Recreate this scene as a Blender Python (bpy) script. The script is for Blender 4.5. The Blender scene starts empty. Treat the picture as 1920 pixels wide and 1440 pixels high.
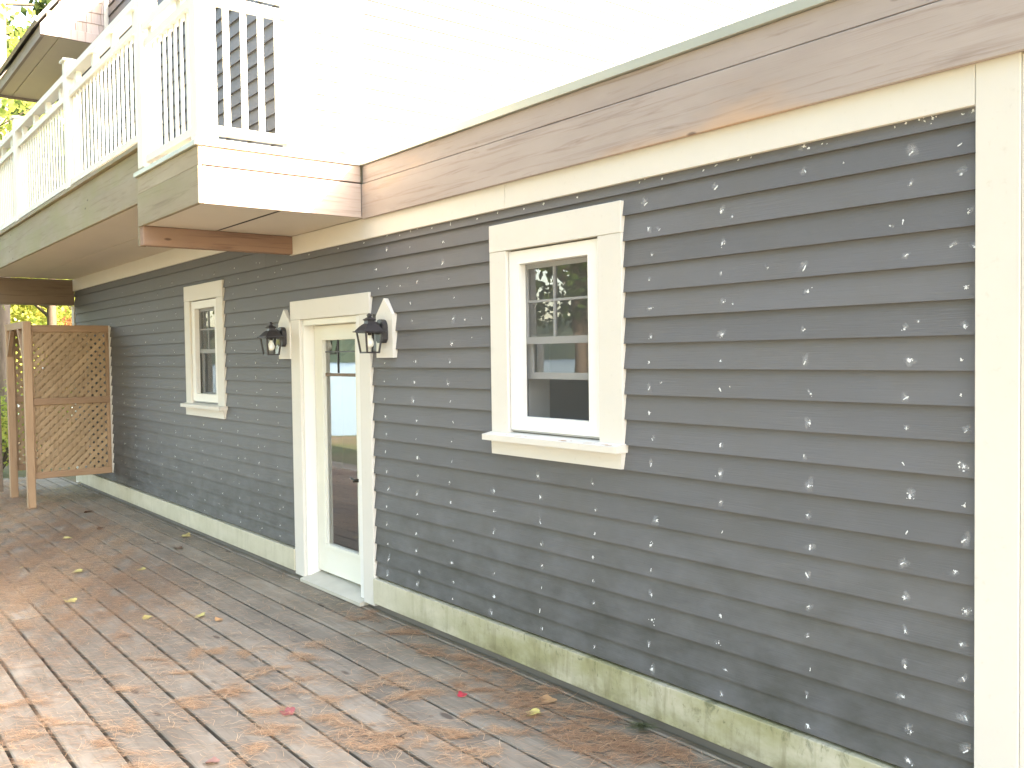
import bpy, bmesh, math, random
import numpy as np
from mathutils import Matrix, Vector

S = bpy.context.scene
COL = S.collection
rnd = random.Random(7)
nr = np.random.default_rng(11)

# ------------------------------------------------------------------ camera
CAM_POS = Vector((0.0, -3.3, 1.845))
YAW, PITCH, ROLL, FPX = 0.664414863, -0.0318269198, -0.0135666024, 1715.14
fw = Vector((-math.cos(YAW) * math.cos(PITCH), math.sin(YAW) * math.cos(PITCH), math.sin(PITCH)))
rt = fw.cross(Vector((0, 0, 1))).normalized()
up = rt.cross(fw)
r2 = rt * math.cos(ROLL) + up * math.sin(ROLL)
u2 = up * math.cos(ROLL) - rt * math.sin(ROLL)
cam_d = bpy.data.cameras.new("camera")
cam = bpy.data.objects.new("camera", cam_d)
COL.objects.link(cam)
cam.matrix_world = Matrix(((r2.x, u2.x, -fw.x, CAM_POS.x), (r2.y, u2.y, -fw.y, CAM_POS.y), (r2.z, u2.z, -fw.z, CAM_POS.z), (0, 0, 0, 1)))
cam_d.sensor_fit = 'HORIZONTAL'
cam_d.sensor_width = 36.0
cam_d.lens = 36.0 * FPX / 1920.0
cam_d.clip_start = 0.05
cam_d.clip_end = 3000
S.camera = cam

# ------------------------------------------------------------------ light
SUN = Vector((1.55, 1.0, 1.05)).normalized()           # towards the sun
W = bpy.data.worlds.new("World")
S.world = W
W.use_nodes = True
wn = W.node_tree
bg = wn.nodes['Background']
sky = wn.nodes.new('ShaderNodeTexSky')
sky.sky_type = 'NISHITA'
sky.sun_disc = False
sky.sun_elevation = math.asin(SUN.z)
sky.sun_rotation = math.atan2(SUN.x, SUN.y)
sky.air_density = 1.0
sky.dust_density = 2.5
sky.ozone_density = 1.0
wn.links.new(sky.outputs[0], bg.inputs[0])
bg.inputs[1].default_value = 0.15
sd = bpy.data.lights.new("sun", 'SUN')
sd.energy = 2.5
sd.angle = math.radians(0.5)
sd.color = (1.0, 0.93, 0.82)
so = bpy.data.objects.new("sun", sd)
COL.objects.link(so)
so.rotation_euler = (-SUN).to_track_quat('-Z', 'Y').to_euler()
so.location = (20, 15, 20)
S.view_settings.view_transform = 'Standard'
S.view_settings.look = 'None'
S.view_settings.gamma = 1.0
S.view_settings.use_curve_mapping = False
S.view_settings.exposure = 3.55
S.view_settings.use_white_balance = True
S.view_settings.white_balance_temperature = 7900
S.view_settings.white_balance_tint = 11

# ------------------------------------------------------------------ node helpers
def new_mat(name):
    m = bpy.data.materials.new(name)
    m.use_nodes = True
    return m, m.node_tree, m.node_tree.nodes['Principled BSDF']

def N(nt, t, **kw):
    n = nt.nodes.new(t)
    for k, v in kw.items():
        if k.startswith('i_'):
            key = k[2:]
            key = int(key) if key.isdigit() else key
            n.inputs[key].default_value = v
        else:
            setattr(n, k, v)
    return n

def L(nt, a, b):
    nt.links.new(a, b)

def coords(nt, scale=(1, 1, 1), rand=True):
    tc = N(nt, 'ShaderNodeTexCoord')
    mp = N(nt, 'ShaderNodeMapping')
    mp.inputs['Scale'].default_value = scale
    L(nt, tc.outputs['Object'], mp.inputs['Vector'])
    if rand:
        oi = N(nt, 'ShaderNodeObjectInfo')
        mu = N(nt, 'ShaderNodeMath', operation='MULTIPLY', i_1=57.0)
        L(nt, oi.outputs['Random'], mu.inputs[0])
        cb = N(nt, 'ShaderNodeCombineXYZ')
        for i in range(3):
            L(nt, mu.outputs[0], cb.inputs[i])
        L(nt, cb.outputs[0], mp.inputs['Location'])
    return mp.outputs[0]

def noise(nt, vec, scale, detail=4, rough=0.55, dist=0.0):
    n = N(nt, 'ShaderNodeTexNoise')
    n.inputs['Scale'].default_value = scale
    n.inputs['Detail'].default_value = detail
    n.inputs['Roughness'].default_value = rough
    n.inputs['Distortion'].default_value = dist
    L(nt, vec, n.inputs['Vector'])
    return n.outputs['Fac']

def ramp(nt, fac, stops):
    r = N(nt, 'ShaderNodeValToRGB')
    el = r.color_ramp.elements
    while len(el) < len(stops):
        el.new(0.5)
    for e, (p, c) in zip(el, stops):
        e.position = p
        e.color = (c, c, c, 1) if not isinstance(c, tuple) else (*c, 1)
    L(nt, fac, r.inputs[0])
    return r.outputs[0]

def mix(nt, fac, a, b, blend='MIX'):
    n = N(nt, 'ShaderNodeMix', data_type='RGBA', blend_type=blend)
    for sock, v in ((n.inputs[0], fac), (n.inputs[6], a), (n.inputs[7], b)):
        if isinstance(v, (int, float)):
            sock.default_value = v
        elif isinstance(v, tuple):
            sock.default_value = (*v, 1)
        else:
            L(nt, v, sock)
    return n.outputs[2]

def math_(nt, op, a, b=None):
    n = N(nt, 'ShaderNodeMath', operation=op)
    for i, v in enumerate((a, b)):
        if v is None:
            continue
        if isinstance(v, (int, float)):
            n.inputs[i].default_value = v
        else:
            L(nt, v, n.inputs[i])
    return n.outputs[0]

def bump(nt, bs, h, strength=0.3, dist=0.004):
    b = N(nt, 'ShaderNodeBump')
    b.inputs['Strength'].default_value = strength
    b.inputs['Distance'].default_value = dist
    L(nt, h, b.inputs['Height'])
    L(nt, b.outputs[0], bs.inputs['Normal'])

def rand_val(nt, lo, hi):
    oi = N(nt, 'ShaderNodeObjectInfo')
    mr = N(nt, 'ShaderNodeMapRange')
    mr.inputs[3].default_value = lo
    mr.inputs[4].default_value = hi
    L(nt, oi.outputs['Random'], mr.inputs[0])
    return mr.outputs[0]

def scale_col(nt, col, val):
    n = N(nt, 'ShaderNodeVectorMath', operation='SCALE')
    L(nt, col, n.inputs[0])
    if isinstance(val, (int, float)):
        n.inputs['Scale'].default_value = val
    else:
        L(nt, val, n.inputs['Scale'])
    return n.outputs[0]

def plain(name, col, rough=0.6, var=0.12, nscale=3.0, metallic=0.0, spec=0.4):
    m, nt, bs = new_mat(name)
    v = coords(nt)
    f = noise(nt, v, nscale, 5)
    c = mix(nt, f, tuple(x * (1 - var) for x in col), tuple(min(1, x * (1 + var)) for x in col))
    L(nt, c, bs.inputs['Base Color'])
    bs.inputs['Roughness'].default_value = rough
    bs.inputs['Metallic'].default_value = metallic
    bs.inputs['Specular IOR Level'].default_value = spec
    f2 = noise(nt, v, nscale * 30, 3)
    bump(nt, bs, f2, 0.12, 0.002)
    return m

# ------------------------------------------------------------------ materials
def mat_siding():
    m, nt, bs = new_mat("grey_siding_paint")
    v = coords(nt, rand=True)
    fine = noise(nt, coords(nt, (3, 60, 90)), 2.0, 5, 0.6)
    blot = noise(nt, coords(nt, (0.7, 2, 2.2)), 1.6, 5, 0.6)
    c = mix(nt, blot, (0.110, 0.1125, 0.1235), (0.141, 0.1435, 0.155))
    dirt = ramp(nt, noise(nt, v, 3.0, 6, 0.65), [(0.45, 0.0), (0.75, 1.0)])
    c = mix(nt, math_(nt, 'MULTIPLY', dirt, 0.4), c, (0.122, 0.115, 0.102))
    # pollen-grey dust and mildew specks
    sp = ramp(nt, noise(nt, v, 55.0, 3, 0.6), [(0.66, 0.0), (0.74, 1.0)])
    c = mix(nt, math_(nt, 'MULTIPLY', sp, 0.18), c, (0.07, 0.075, 0.06))
    c = mix(nt, math_(nt, 'MULTIPLY', fine, 0.18), c, (0.20, 0.205, 0.21))
    c = scale_col(nt, c, rand_val(nt, 0.92, 1.07))
    # grime on the low courses, spread higher to paint in the wall's dimmer light
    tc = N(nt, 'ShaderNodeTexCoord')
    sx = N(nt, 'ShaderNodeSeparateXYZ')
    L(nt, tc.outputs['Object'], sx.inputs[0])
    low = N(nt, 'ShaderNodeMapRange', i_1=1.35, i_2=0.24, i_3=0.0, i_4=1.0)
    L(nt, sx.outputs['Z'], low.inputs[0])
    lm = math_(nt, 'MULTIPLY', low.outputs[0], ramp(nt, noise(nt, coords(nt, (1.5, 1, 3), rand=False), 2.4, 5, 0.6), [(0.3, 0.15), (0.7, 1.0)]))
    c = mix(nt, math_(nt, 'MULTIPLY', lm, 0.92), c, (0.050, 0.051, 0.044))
    L(nt, c, bs.inputs['Base Color'])
    bs.inputs['Roughness'].default_value = 0.62
    bs.inputs['Specular IOR Level'].default_value = 0.3
    bump(nt, bs, fine, 0.35, 0.003)
    return m

def mat_cream(name, col, dirt=0.25, algae=False):
    m, nt, bs = new_mat(name)
    v = coords(nt)
    blot = noise(nt, v, 1.8, 5, 0.6)
    c = mix(nt, blot, tuple(x * 0.92 for x in col), tuple(min(.95, x * 1.04) for x in col))
    sp = ramp(nt, noise(nt, v, 26, 4, 0.65), [(0.62, 0.0), (0.78, 1.0)])
    c = mix(nt, math_(nt, 'MULTIPLY', sp, dirt), c, (0.33, 0.29, 0.2))
    if algae:
        tc = N(nt, 'ShaderNodeTexCoord')
        sx = N(nt, 'ShaderNodeSeparateXYZ')
        L(nt, tc.outputs['Object'], sx.inputs[0])
        wx = N(nt, 'ShaderNodeMapRange', i_1=-5.6, i_2=-4.2, i_3=0.30, i_4=1.0)
        L(nt, sx.outputs['X'], wx.inputs[0])
        big = noise(nt, coords(nt, (1.0, 1, 2.0), rand=False), 2.2, 5, 0.6)
        am = math_(nt, 'MULTIPLY', wx.outputs[0], ramp(nt, big, [(0.30, 0.2), (0.60, 1.0)]))
        c = mix(nt, math_(nt, 'MULTIPLY', am, 0.85), c, (0.27, 0.265, 0.125))
        st = noise(nt, coords(nt, (11, 1, 1.6), rand=False), 1.5, 5, 0.65, 0.4)
        stm = math_(nt, 'MULTIPLY', wx.outputs[0], ramp(nt, st, [(0.5, 0.0), (0.72, 1.0)]))
        c = mix(nt, math_(nt, 'MULTIPLY', stm, 0.55), c, (0.15, 0.135, 0.065))
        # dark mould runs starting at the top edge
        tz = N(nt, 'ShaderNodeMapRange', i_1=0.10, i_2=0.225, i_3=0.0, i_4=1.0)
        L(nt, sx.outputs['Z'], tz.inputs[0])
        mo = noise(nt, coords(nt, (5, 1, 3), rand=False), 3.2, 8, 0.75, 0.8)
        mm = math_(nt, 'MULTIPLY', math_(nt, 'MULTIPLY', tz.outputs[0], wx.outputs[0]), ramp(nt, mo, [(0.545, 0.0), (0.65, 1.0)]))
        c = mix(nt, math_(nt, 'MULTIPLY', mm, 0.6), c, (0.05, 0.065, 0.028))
        bz = N(nt, 'ShaderNodeMapRange', i_1=0.16, i_2=0.05, i_3=0.0, i_4=1.0)
        L(nt, sx.outputs['Z'], bz.inputs[0])
        bm_ = math_(nt, 'MULTIPLY', math_(nt, 'MULTIPLY', bz.outputs[0], wx.outputs[0]), ramp(nt, noise(nt, coords(nt, (2, 1, 3), rand=False), 2.6, 6, 0.7), [(0.40, 0.0), (0.62, 1.0)]))
        c = mix(nt, math_(nt, 'MULTIPLY', bm_, 0.8), c, (0.12, 0.105, 0.05))
        fleck = ramp(nt, noise(nt, coords(nt, (1, 1, 1), rand=False), 34, 5, 0.7), [(0.63, 0.0), (0.70, 1.0)])
        c = mix(nt, math_(nt, 'MULTIPLY', math_(nt, 'MULTIPLY', fleck, wx.outputs[0]), 0.6), c, (0.09, 0.09, 0.035))
    L(nt, c, bs.inputs['Base Color'])
    bs.inputs['Roughness'].default_value = 0.55
    bs.inputs['Specular IOR Level'].default_value = 0.35
    bump(nt, bs, noise(nt, coords(nt, (6, 6, 6)), 6, 4), 0.15, 0.002)
    return m

def mat_wood(name, a, b, axis=0, streak=(0.2, 0.12, 0.08), orange=None, knots=True, rough=0.75, green=None, bstr=0.4):
    """weathered board with grain along the given axis"""
    m, nt, bs = new_mat(name)
    sc = [14.0, 14.0, 14.0]
    sc[axis] = 0.7
    v = coords(nt, tuple(sc))
    g = noise(nt, v, 2.2, 7, 0.62, 0.7)
    sc2 = [2.0, 2.0, 2.0]
    sc2[axis] = 0.5
    v2 = coords(nt, tuple(sc2))
    blot = noise(nt, v2, 1.6, 5, 0.6)
    c = mix(nt, ramp(nt, blot, [(0.3, 0.0), (0.7, 1.0)]), a, b)
    c = mix(nt, math_(nt, 'MULTIPLY', ramp(nt, g, [(0.53, 0.0), (0.70, 1.0)]), 0.6), c, streak)
    if orange:
        om = ramp(nt, noise(nt, coords(nt, tuple(x * 0.6 for x in sc2)), 2.0, 4), [(0.56, 0.0), (0.72, 1.0)])
        c = mix(nt, math_(nt, 'MULTIPLY', om, 0.75), c, orange)
    if green:
        gm = ramp(nt, noise(nt, coords(nt, (0.9, 0.9, 1.6)), 1.7, 5), [(0.4, 0.0), (0.65, 1.0)])
        c = mix(nt, math_(nt, 'MULTIPLY', gm, 0.6), c, green)
    if knots:
        vo = N(nt, 'ShaderNodeTexVoronoi')
        sk = [6.0, 6.0, 6.0]
        sk[axis] = 2.2
        L(nt, coords(nt, tuple(sk)), vo.inputs['Vector'])
        vo.inputs['Scale'].default_value = 1.0
        km = ramp(nt, vo.outputs['Distance'], [(0.035, 1.0), (0.075, 0.0)])
        c = mix(nt, math_(nt, 'MULTIPLY', km, 0.7), c, tuple(x * 0.35 for x in streak))
    c = scale_col(nt, c, rand_val(nt, 0.86, 1.12))
    L(nt, c, bs.inputs['Base Color'])
    bs.inputs['Roughness'].default_value = rough
    bs.inputs['Specular IOR Level'].default_value = 0.25
    bump(nt, bs, g, bstr, 0.004)
    return m

def mat_glass(name, tint=(0.9, 0.93, 0.92), ior=1.9):
    m = bpy.data.materials.new(name)
    m.use_nodes = True
    nt = m.node_tree
    nt.nodes.remove(nt.nodes['Principled BSDF'])
    out = nt.nodes['Material Output']
    tr = N(nt, 'ShaderNodeBsdfTransparent')
    tr.inputs[0].default_value = (*tint, 1)
    gl = N(nt, 'ShaderNodeBsdfGlossy')
    gl.inputs['Roughness'].default_value = 0.0
    wob = N(nt, 'ShaderNodeBump')
    wob.inputs['Strength'].default_value = 0.02
    wob.inputs['Distance'].default_value = 0.01
    L(nt, noise(nt, coords(nt), 2.5, 2), wob.inputs['Height'])
    L(nt, wob.outputs[0], gl.inputs['Normal'])
    fr = N(nt, 'ShaderNodeFresnel')
    fr.inputs[0].default_value = ior
    mx = N(nt, 'ShaderNodeMixShader')
    L(nt, fr.outputs[0], mx.inputs[0])
    L(nt, tr.outputs[0], mx.inputs[1])
    L(nt, gl.outputs[0], mx.inputs[2])
    L(nt, mx.outputs[0], out.inputs[0])
    return m

def mat_leaf(name, cols, scale=0.9, trans=0.45):
    m = bpy.data.materials.new(name)
    m.use_nodes = True
    nt = m.node_tree
    nt.nodes.remove(nt.nodes['Principled BSDF'])
    out = nt.nodes['Material Output']
    v = coords(nt)
    f = noise(nt, v, scale, 4, 0.75)
    n = len(cols)
    c = ramp(nt, f, [(0.3 + 0.4 * i / max(1, n - 1), col) for i, col in enumerate(cols)])
    f2 = noise(nt, v, scale * 14, 2)
    c = scale_col(nt, c, math_(nt, 'ADD', math_(nt, 'MULTIPLY', f2, 0.9), 0.55))
    df = N(nt, 'ShaderNodeBsdfDiffuse')
    tl = N(nt, 'ShaderNodeBsdfTranslucent')
    L(nt, c, df.inputs[0])
    L(nt, c, tl.inputs[0])
    mx = N(nt, 'ShaderNodeMixShader')
    mx.inputs[0].default_value = trans
    L(nt, df.outputs[0], mx.inputs[1])
    L(nt, tl.outputs[0], mx.inputs[2])
    L(nt, mx.outputs[0], out.inputs[0])
    return m

def mat_deck():
    m, nt, bs = new_mat("weathered_deck_board")
    g = noise(nt, coords(nt, (0.8, 16, 16)), 2.4, 7, 0.65, 0.6)
    fine = noise(nt, coords(nt, (3, 90, 90)), 2.0, 4, 0.6)
    blot = noise(nt, coords(nt, (1.2, 2.6, 2.6)), 1.5, 6, 0.65)
    c = mix(nt, ramp(nt, blot, [(0.3, 0.0), (0.7, 1.0)]), (0.195, 0.160, 0.125), (0.36, 0.308, 0.25))
    c = mix(nt, math_(nt, 'MULTIPLY', ramp(nt, g, [(0.5, 0.0), (0.72, 1.0)]), 0.5), c, (0.115, 0.095, 0.07))
    pale = ramp(nt, noise(nt, coords(nt, (1.0, 9, 9)), 1.3, 5, 0.7), [(0.58, 0.0), (0.74, 1.0)])
    c = mix(nt, math_(nt, 'MULTIPLY', pale, 0.55), c, (0.42, 0.40, 0.35))
    dk = ramp(nt, noise(nt, coords(nt, (5, 7, 7)), 1.6, 6, 0.7), [(0.62, 0.0), (0.72, 1.0)])
    c = mix(nt, math_(nt, 'MULTIPLY', dk, 0.5), c, (0.07, 0.055, 0.045))
    vo = N(nt, 'ShaderNodeTexVoronoi')
    L(nt, coords(nt, (1.6, 4.6, 4.6)), vo.inputs['Vector'])
    vo.inputs['Scale'].default_value = 1.0
    km = ramp(nt, vo.outputs['Distance'], [(0.07, 1.0), (0.11, 0.0)])
    c = mix(nt, math_(nt, 'MULTIPLY', km, 0.75), c, (0.075, 0.05, 0.04))
    # moss film beside the wall, also darkened to paint in the shade there
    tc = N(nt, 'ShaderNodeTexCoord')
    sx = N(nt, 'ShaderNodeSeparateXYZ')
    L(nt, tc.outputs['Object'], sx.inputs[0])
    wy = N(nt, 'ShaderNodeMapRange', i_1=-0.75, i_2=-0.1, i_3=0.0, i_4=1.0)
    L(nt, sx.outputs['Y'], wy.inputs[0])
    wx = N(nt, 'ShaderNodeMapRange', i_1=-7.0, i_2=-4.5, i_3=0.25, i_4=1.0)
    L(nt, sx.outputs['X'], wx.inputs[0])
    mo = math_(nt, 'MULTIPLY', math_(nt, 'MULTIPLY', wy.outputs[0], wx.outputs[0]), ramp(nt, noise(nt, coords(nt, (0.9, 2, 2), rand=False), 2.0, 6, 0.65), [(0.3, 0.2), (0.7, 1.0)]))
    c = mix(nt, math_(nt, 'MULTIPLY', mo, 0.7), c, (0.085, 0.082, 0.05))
    c = scale_col(nt, c, rand_val(nt, 0.78, 1.20))
    L(nt, c, bs.inputs['Base Color'])
    bs.inputs['Roughness'].default_value = 0.8
    bs.inputs['Specular IOR Level'].default_value = 0.3
    h = math_(nt, 'ADD', math_(nt, 'MULTIPLY', g, 0.7), math_(nt, 'MULTIPLY', fine, 0.5))
    bump(nt, bs, h, 0.5, 0.004)
    return m

def mat_ground():
    m, nt, bs = new_mat("leaf_litter_ground")
    v = coords(nt, rand=False)
    f = noise(nt, v, 0.25, 6, 0.65)
    f2 = noise(nt, v, 9.0, 5, 0.7)
    c = mix(nt, ramp(nt, f, [(0.4, 0.0), (0.6, 1.0)]), (0.16, 0.115, 0.07), (0.085, 0.10, 0.035))
    c = mix(nt, f2, scale_col(nt, c, 0.6), scale_col(nt, c, 1.6))
    L(nt, c, bs.inputs['Base Color'])
    bs.inputs['Roughness'].default_value = 0.9
    bump(nt, bs, f2, 0.8, 0.05)
    return m

M = {}
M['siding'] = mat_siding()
M['cream'] = mat_cream("cream_trim_paint", (0.66, 0.64, 0.60), 0.2)
M['skirt'] = mat_cream("cream_skirt_paint_with_algae", (0.60, 0.57, 0.47), 0.25, algae=True)
M['white'] = mat_cream("white_paint", (0.80, 0.80, 0.78), 0.06)
M['railw'] = mat_cream("white_rail_paint", (0.78, 0.79, 0.74), 0.08)
M['doorw'] = mat_cream("ivory_door_paint", (0.78, 0.78, 0.71), 0.05)
M['sash'] = plain("grey_sash_behind_screen", (0.40, 0.405, 0.41), 0.5, 0.05)
M['soffit'] = mat_cream("beige_soffit_paint", (0.64, 0.58, 0.51), 0.08)
M['fascia'] = mat_wood("weathered_cedar_fascia", (0.335, 0.285, 0.265), (0.42, 0.365, 0.345), 0, (0.21, 0.145, 0.115), orange=(0.54, 0.36, 0.24))
M['fasciay'] = mat_wood("weathered_cedar_fascia_end", (0.33, 0.265, 0.235), (0.44, 0.36, 0.32), 1, (0.21, 0.145, 0.115), orange=(0.55, 0.32, 0.18))
M['fasciag'] = mat_wood("green_stained_fascia", (0.29, 0.245, 0.18), (0.37, 0.325, 0.25), 0, (0.18, 0.14, 0.095), green=(0.275, 0.27, 0.15))
M['beam'] = mat_wood("reddish_cedar_beam", (0.29, 0.18, 0.14), (0.38, 0.26, 0.20), 1, (0.16, 0.09, 0.07))
M['beamd'] = mat_wood("brown_timber_beam", (0.20, 0.15, 0.115), (0.26, 0.20, 0.155), 1, (0.11, 0.075, 0.055))
M['cedar'] = mat_wood("new_cedar", (0.31, 0.205, 0.13), (0.40, 0.275, 0.18), 2, (0.2, 0.115, 0.065), rough=0.7)
M['cedary'] = mat_wood("new_cedar_rail", (0.30, 0.195, 0.125), (0.385, 0.255, 0.168), 1, (0.2, 0.115, 0.065), rough=0.7)
M['slat'] = mat_wood("lattice_cedar", (0.335, 0.24, 0.15), (0.425, 0.31, 0.2), 2, (0.18, 0.105, 0.055), knots=False)
M['shingle'] = mat_wood("weathered_shingle", (0.38, 0.33, 0.32), (0.47, 0.40, 0.38), 2, (0.24, 0.17, 0.14), orange=(0.42, 0.26, 0.17), knots=False)
M['metal_edge'] = plain("galvanised_drip_edge", (0.42, 0.44, 0.40), 0.45, 0.2, 1.5, 0.3)
M['black'] = plain("black_lantern_metal", (0.030, 0.028, 0.032), 0.45, 0.2, 8, 0.0, 0.5)
M['bronze'] = plain("dark_bronze", (0.03, 0.025, 0.018), 0.35, 0.2, 8, 0.6)
M['dark'] = plain("dark_interior", (0.16, 0.15, 0.14), 0.8, 0.2)
M['roomw'] = plain("room_wall_paint", (0.5, 0.48, 0.45), 0.8, 0.05)
M['furn'] = plain("dark_furniture", (0.06, 0.055, 0.05), 0.6, 0.2)
M['gap'] = plain("dark_joist_timber", (0.018, 0.015, 0.012), 0.9, 0.3)
def mat_screen():
    m, nt, bs = new_mat("insect_screen_mesh")
    bs.inputs['Base Color'].default_value = (0.16, 0.165, 0.17, 1)
    bs.inputs['Roughness'].default_value = 0.6
    bs.inputs['Alpha'].default_value = 0.26
    return m
M['screen'] = mat_screen()
M['slot'] = plain("vent_slot", (0.06, 0.05, 0.045), 0.9, 0.1)
M['roof'] = plain("grey_roof_shingle", (0.42, 0.40, 0.39), 0.9, 0.3, 6)
M['filler'] = plain("white_nail_filler", (0.74, 0.75, 0.76), 0.85, 0.1, 20)
def mat_smear():
    m, nt, bs = new_mat("sanded_filler_smear")
    bs.inputs['Base Color'].default_value = (0.6, 0.61, 0.63, 1)
    bs.inputs['Roughness'].default_value = 0.85
    at = N(nt, 'ShaderNodeAttribute', attribute_name='dens')
    n1 = ramp(nt, noise(nt, coords(nt, rand=False), 160, 4, 0.7), [(0.35, 0.15), (0.65, 1.0)])
    L(nt, math_(nt, 'MULTIPLY', math_(nt, 'MULTIPLY', at.outputs['Fac'], n1), 0.62), bs.inputs['Alpha'])
    return m
M['smear'] = mat_smear()
M['glass'] = mat_glass("window_glass", ior=2.8)
M['dglass'] = mat_glass("door_glass", ior=5.0)
M['lglass'] = mat_glass("lantern_glass", (0.96, 0.96, 0.93), 1.06)
M['bulb'] = plain("frosted_bulb", (0.82, 0.82, 0.80), 0.3, 0.02)
M['alu'] = plain("threshold_metal", (0.50, 0.48, 0.42), 0.5, 0.2, 5)
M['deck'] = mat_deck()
M['ground'] = mat_ground()
M['bark'] = mat_wood("pale_bark", (0.16, 0.13, 0.11), (0.27, 0.23, 0.2), 2, (0.07, 0.055, 0.045), knots=False, bstr=1.0)
M['barkd'] = mat_wood("dark_bark", (0.085, 0.065, 0.05), (0.13, 0.105, 0.085), 2, (0.04, 0.03, 0.025), knots=False, bstr=1.0)
M['leaf_y'] = mat_leaf("autumn_leaves", [(0.12, 0.19, 0.05), (0.25, 0.33, 0.08), (0.44, 0.47, 0.12), (0.60, 0.52, 0.14)])
M['leaf_g'] = mat_leaf("green_leaves", [(0.035, 0.07, 0.02), (0.06, 0.11, 0.03), (0.11, 0.16, 0.035)])
M['leaf_p'] = mat_leaf("pine_foliage", [(0.03, 0.055, 0.022), (0.055, 0.085, 0.03), (0.10, 0.13, 0.04)])
M['leaf_r'] = mat_leaf("red_shrub_leaves", [(0.10, 0.12, 0.03), (0.30, 0.13, 0.07), (0.32, 0.09, 0.06)])
M['far'] = mat_leaf("far_shore_foliage", [(0.02, 0.036, 0.034), (0.035, 0.052, 0.043), (0.06, 0.068, 0.045)], 0.03, 0.0)

M['tuft'] = plain("grey_green_needles", (0.10, 0.12, 0.065), 0.6, 0.35, 60)
def mat_needles():
    m, nt, bs = new_mat("orange_pine_needle")
    at = N(nt, 'ShaderNodeAttribute', attribute_name='tone')
    c = ramp(nt, at.outputs['Fac'], [(0.0, (0.17, 0.095, 0.06)), (0.35, (0.38, 0.215, 0.125)), (0.7, (0.58, 0.35, 0.205)), (1.0, (0.72, 0.52, 0.34))])
    L(nt, c, bs.inputs['Base Color'])
    bs.inputs['Roughness'].default_value = 0.6
    return m
M['needle'] = mat_needles()

def mat_water():
    m, nt, bs = new_mat("lake_water")
    bs.inputs['Base Color'].default_value = (0.02, 0.035, 0.04, 1)
    bs.inputs['Roughness'].default_value = 0.28
    bs.inputs['IOR'].default_value = 1.6
    bump(nt, bs, noise(nt, coords(nt, rand=False), 1.4, 4), 0.3, 0.05)
    return m
M['water'] = mat_water()

# ------------------------------------------------------------------ object helpers
def link_mesh(name, verts, faces, mat, parent=None, smooth=False):
    me = bpy.data.meshes.new(name)
    me.from_pydata(verts, [], faces)
    me.materials.append(mat)
    if smooth:
        me.shade_smooth()
    me.update()
    o = bpy.data.objects.new(name, me)
    COL.objects.link(o)
    if parent is not None:
        put_under(o, parent)
    return o

ORIG = {}
def put_under(o, parent):
    o.parent = parent
    base = ORIG.get(parent.name)
    if base is not None:
        o.matrix_parent_inverse = Matrix.Translation(-base)

def root(name, loc, label, cat, group=None):
    o = bpy.data.objects.new(name, None)
    o.empty_display_size = 0.2
    COL.objects.link(o)
    o.location = loc
    ORIG[o.name] = Vector(loc)
    o['label'] = label
    o['category'] = cat
    if group:
        o['group'] = group
    return o

def tag(o, label, cat, group=None):
    o['label'] = label
    o['category'] = cat
    if group:
        o['group'] = group
    return o

def box_geo(x0, x1, y0, y1, z0, z1, ch=0.0):
    if ch <= 0:
        v = [(x, y, z) for x in (x0, x1) for y in (y0, y1) for z in (z0, z1)]
        f = [(0, 1, 3, 2), (4, 6, 7, 5), (0, 4, 5, 1), (2, 3, 7, 6), (0, 2, 6, 4), (1, 5, 7, 3)]
        return v, f
    bm = bmesh.new()
    bmesh.ops.create_cube(bm, size=1.0)
    for w in bm.verts:
        w.co = ((x0 + x1) / 2 + w.co.x * (x1 - x0), (y0 + y1) / 2 + w.co.y * (y1 - y0), (z0 + z1) / 2 + w.co.z * (z1 - z0))
    bmesh.ops.bevel(bm, geom=bm.edges[:], offset=ch, segments=1, affect='EDGES', profile=0.5)
    bm.verts.index_update()
    v = [tuple(w.co) for w in bm.verts]
    f = [tuple(w.index for w in fc.verts) for fc in bm.faces]
    bm.free()
    return v, f

def box(name, x0, x1, y0, y1, z0, z1, mat, parent=None, ch=0.0025):
    v, f = box_geo(x0, x1, y0, y1, z0, z1, ch)
    return link_mesh(name, v, f, mat, parent)

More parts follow.
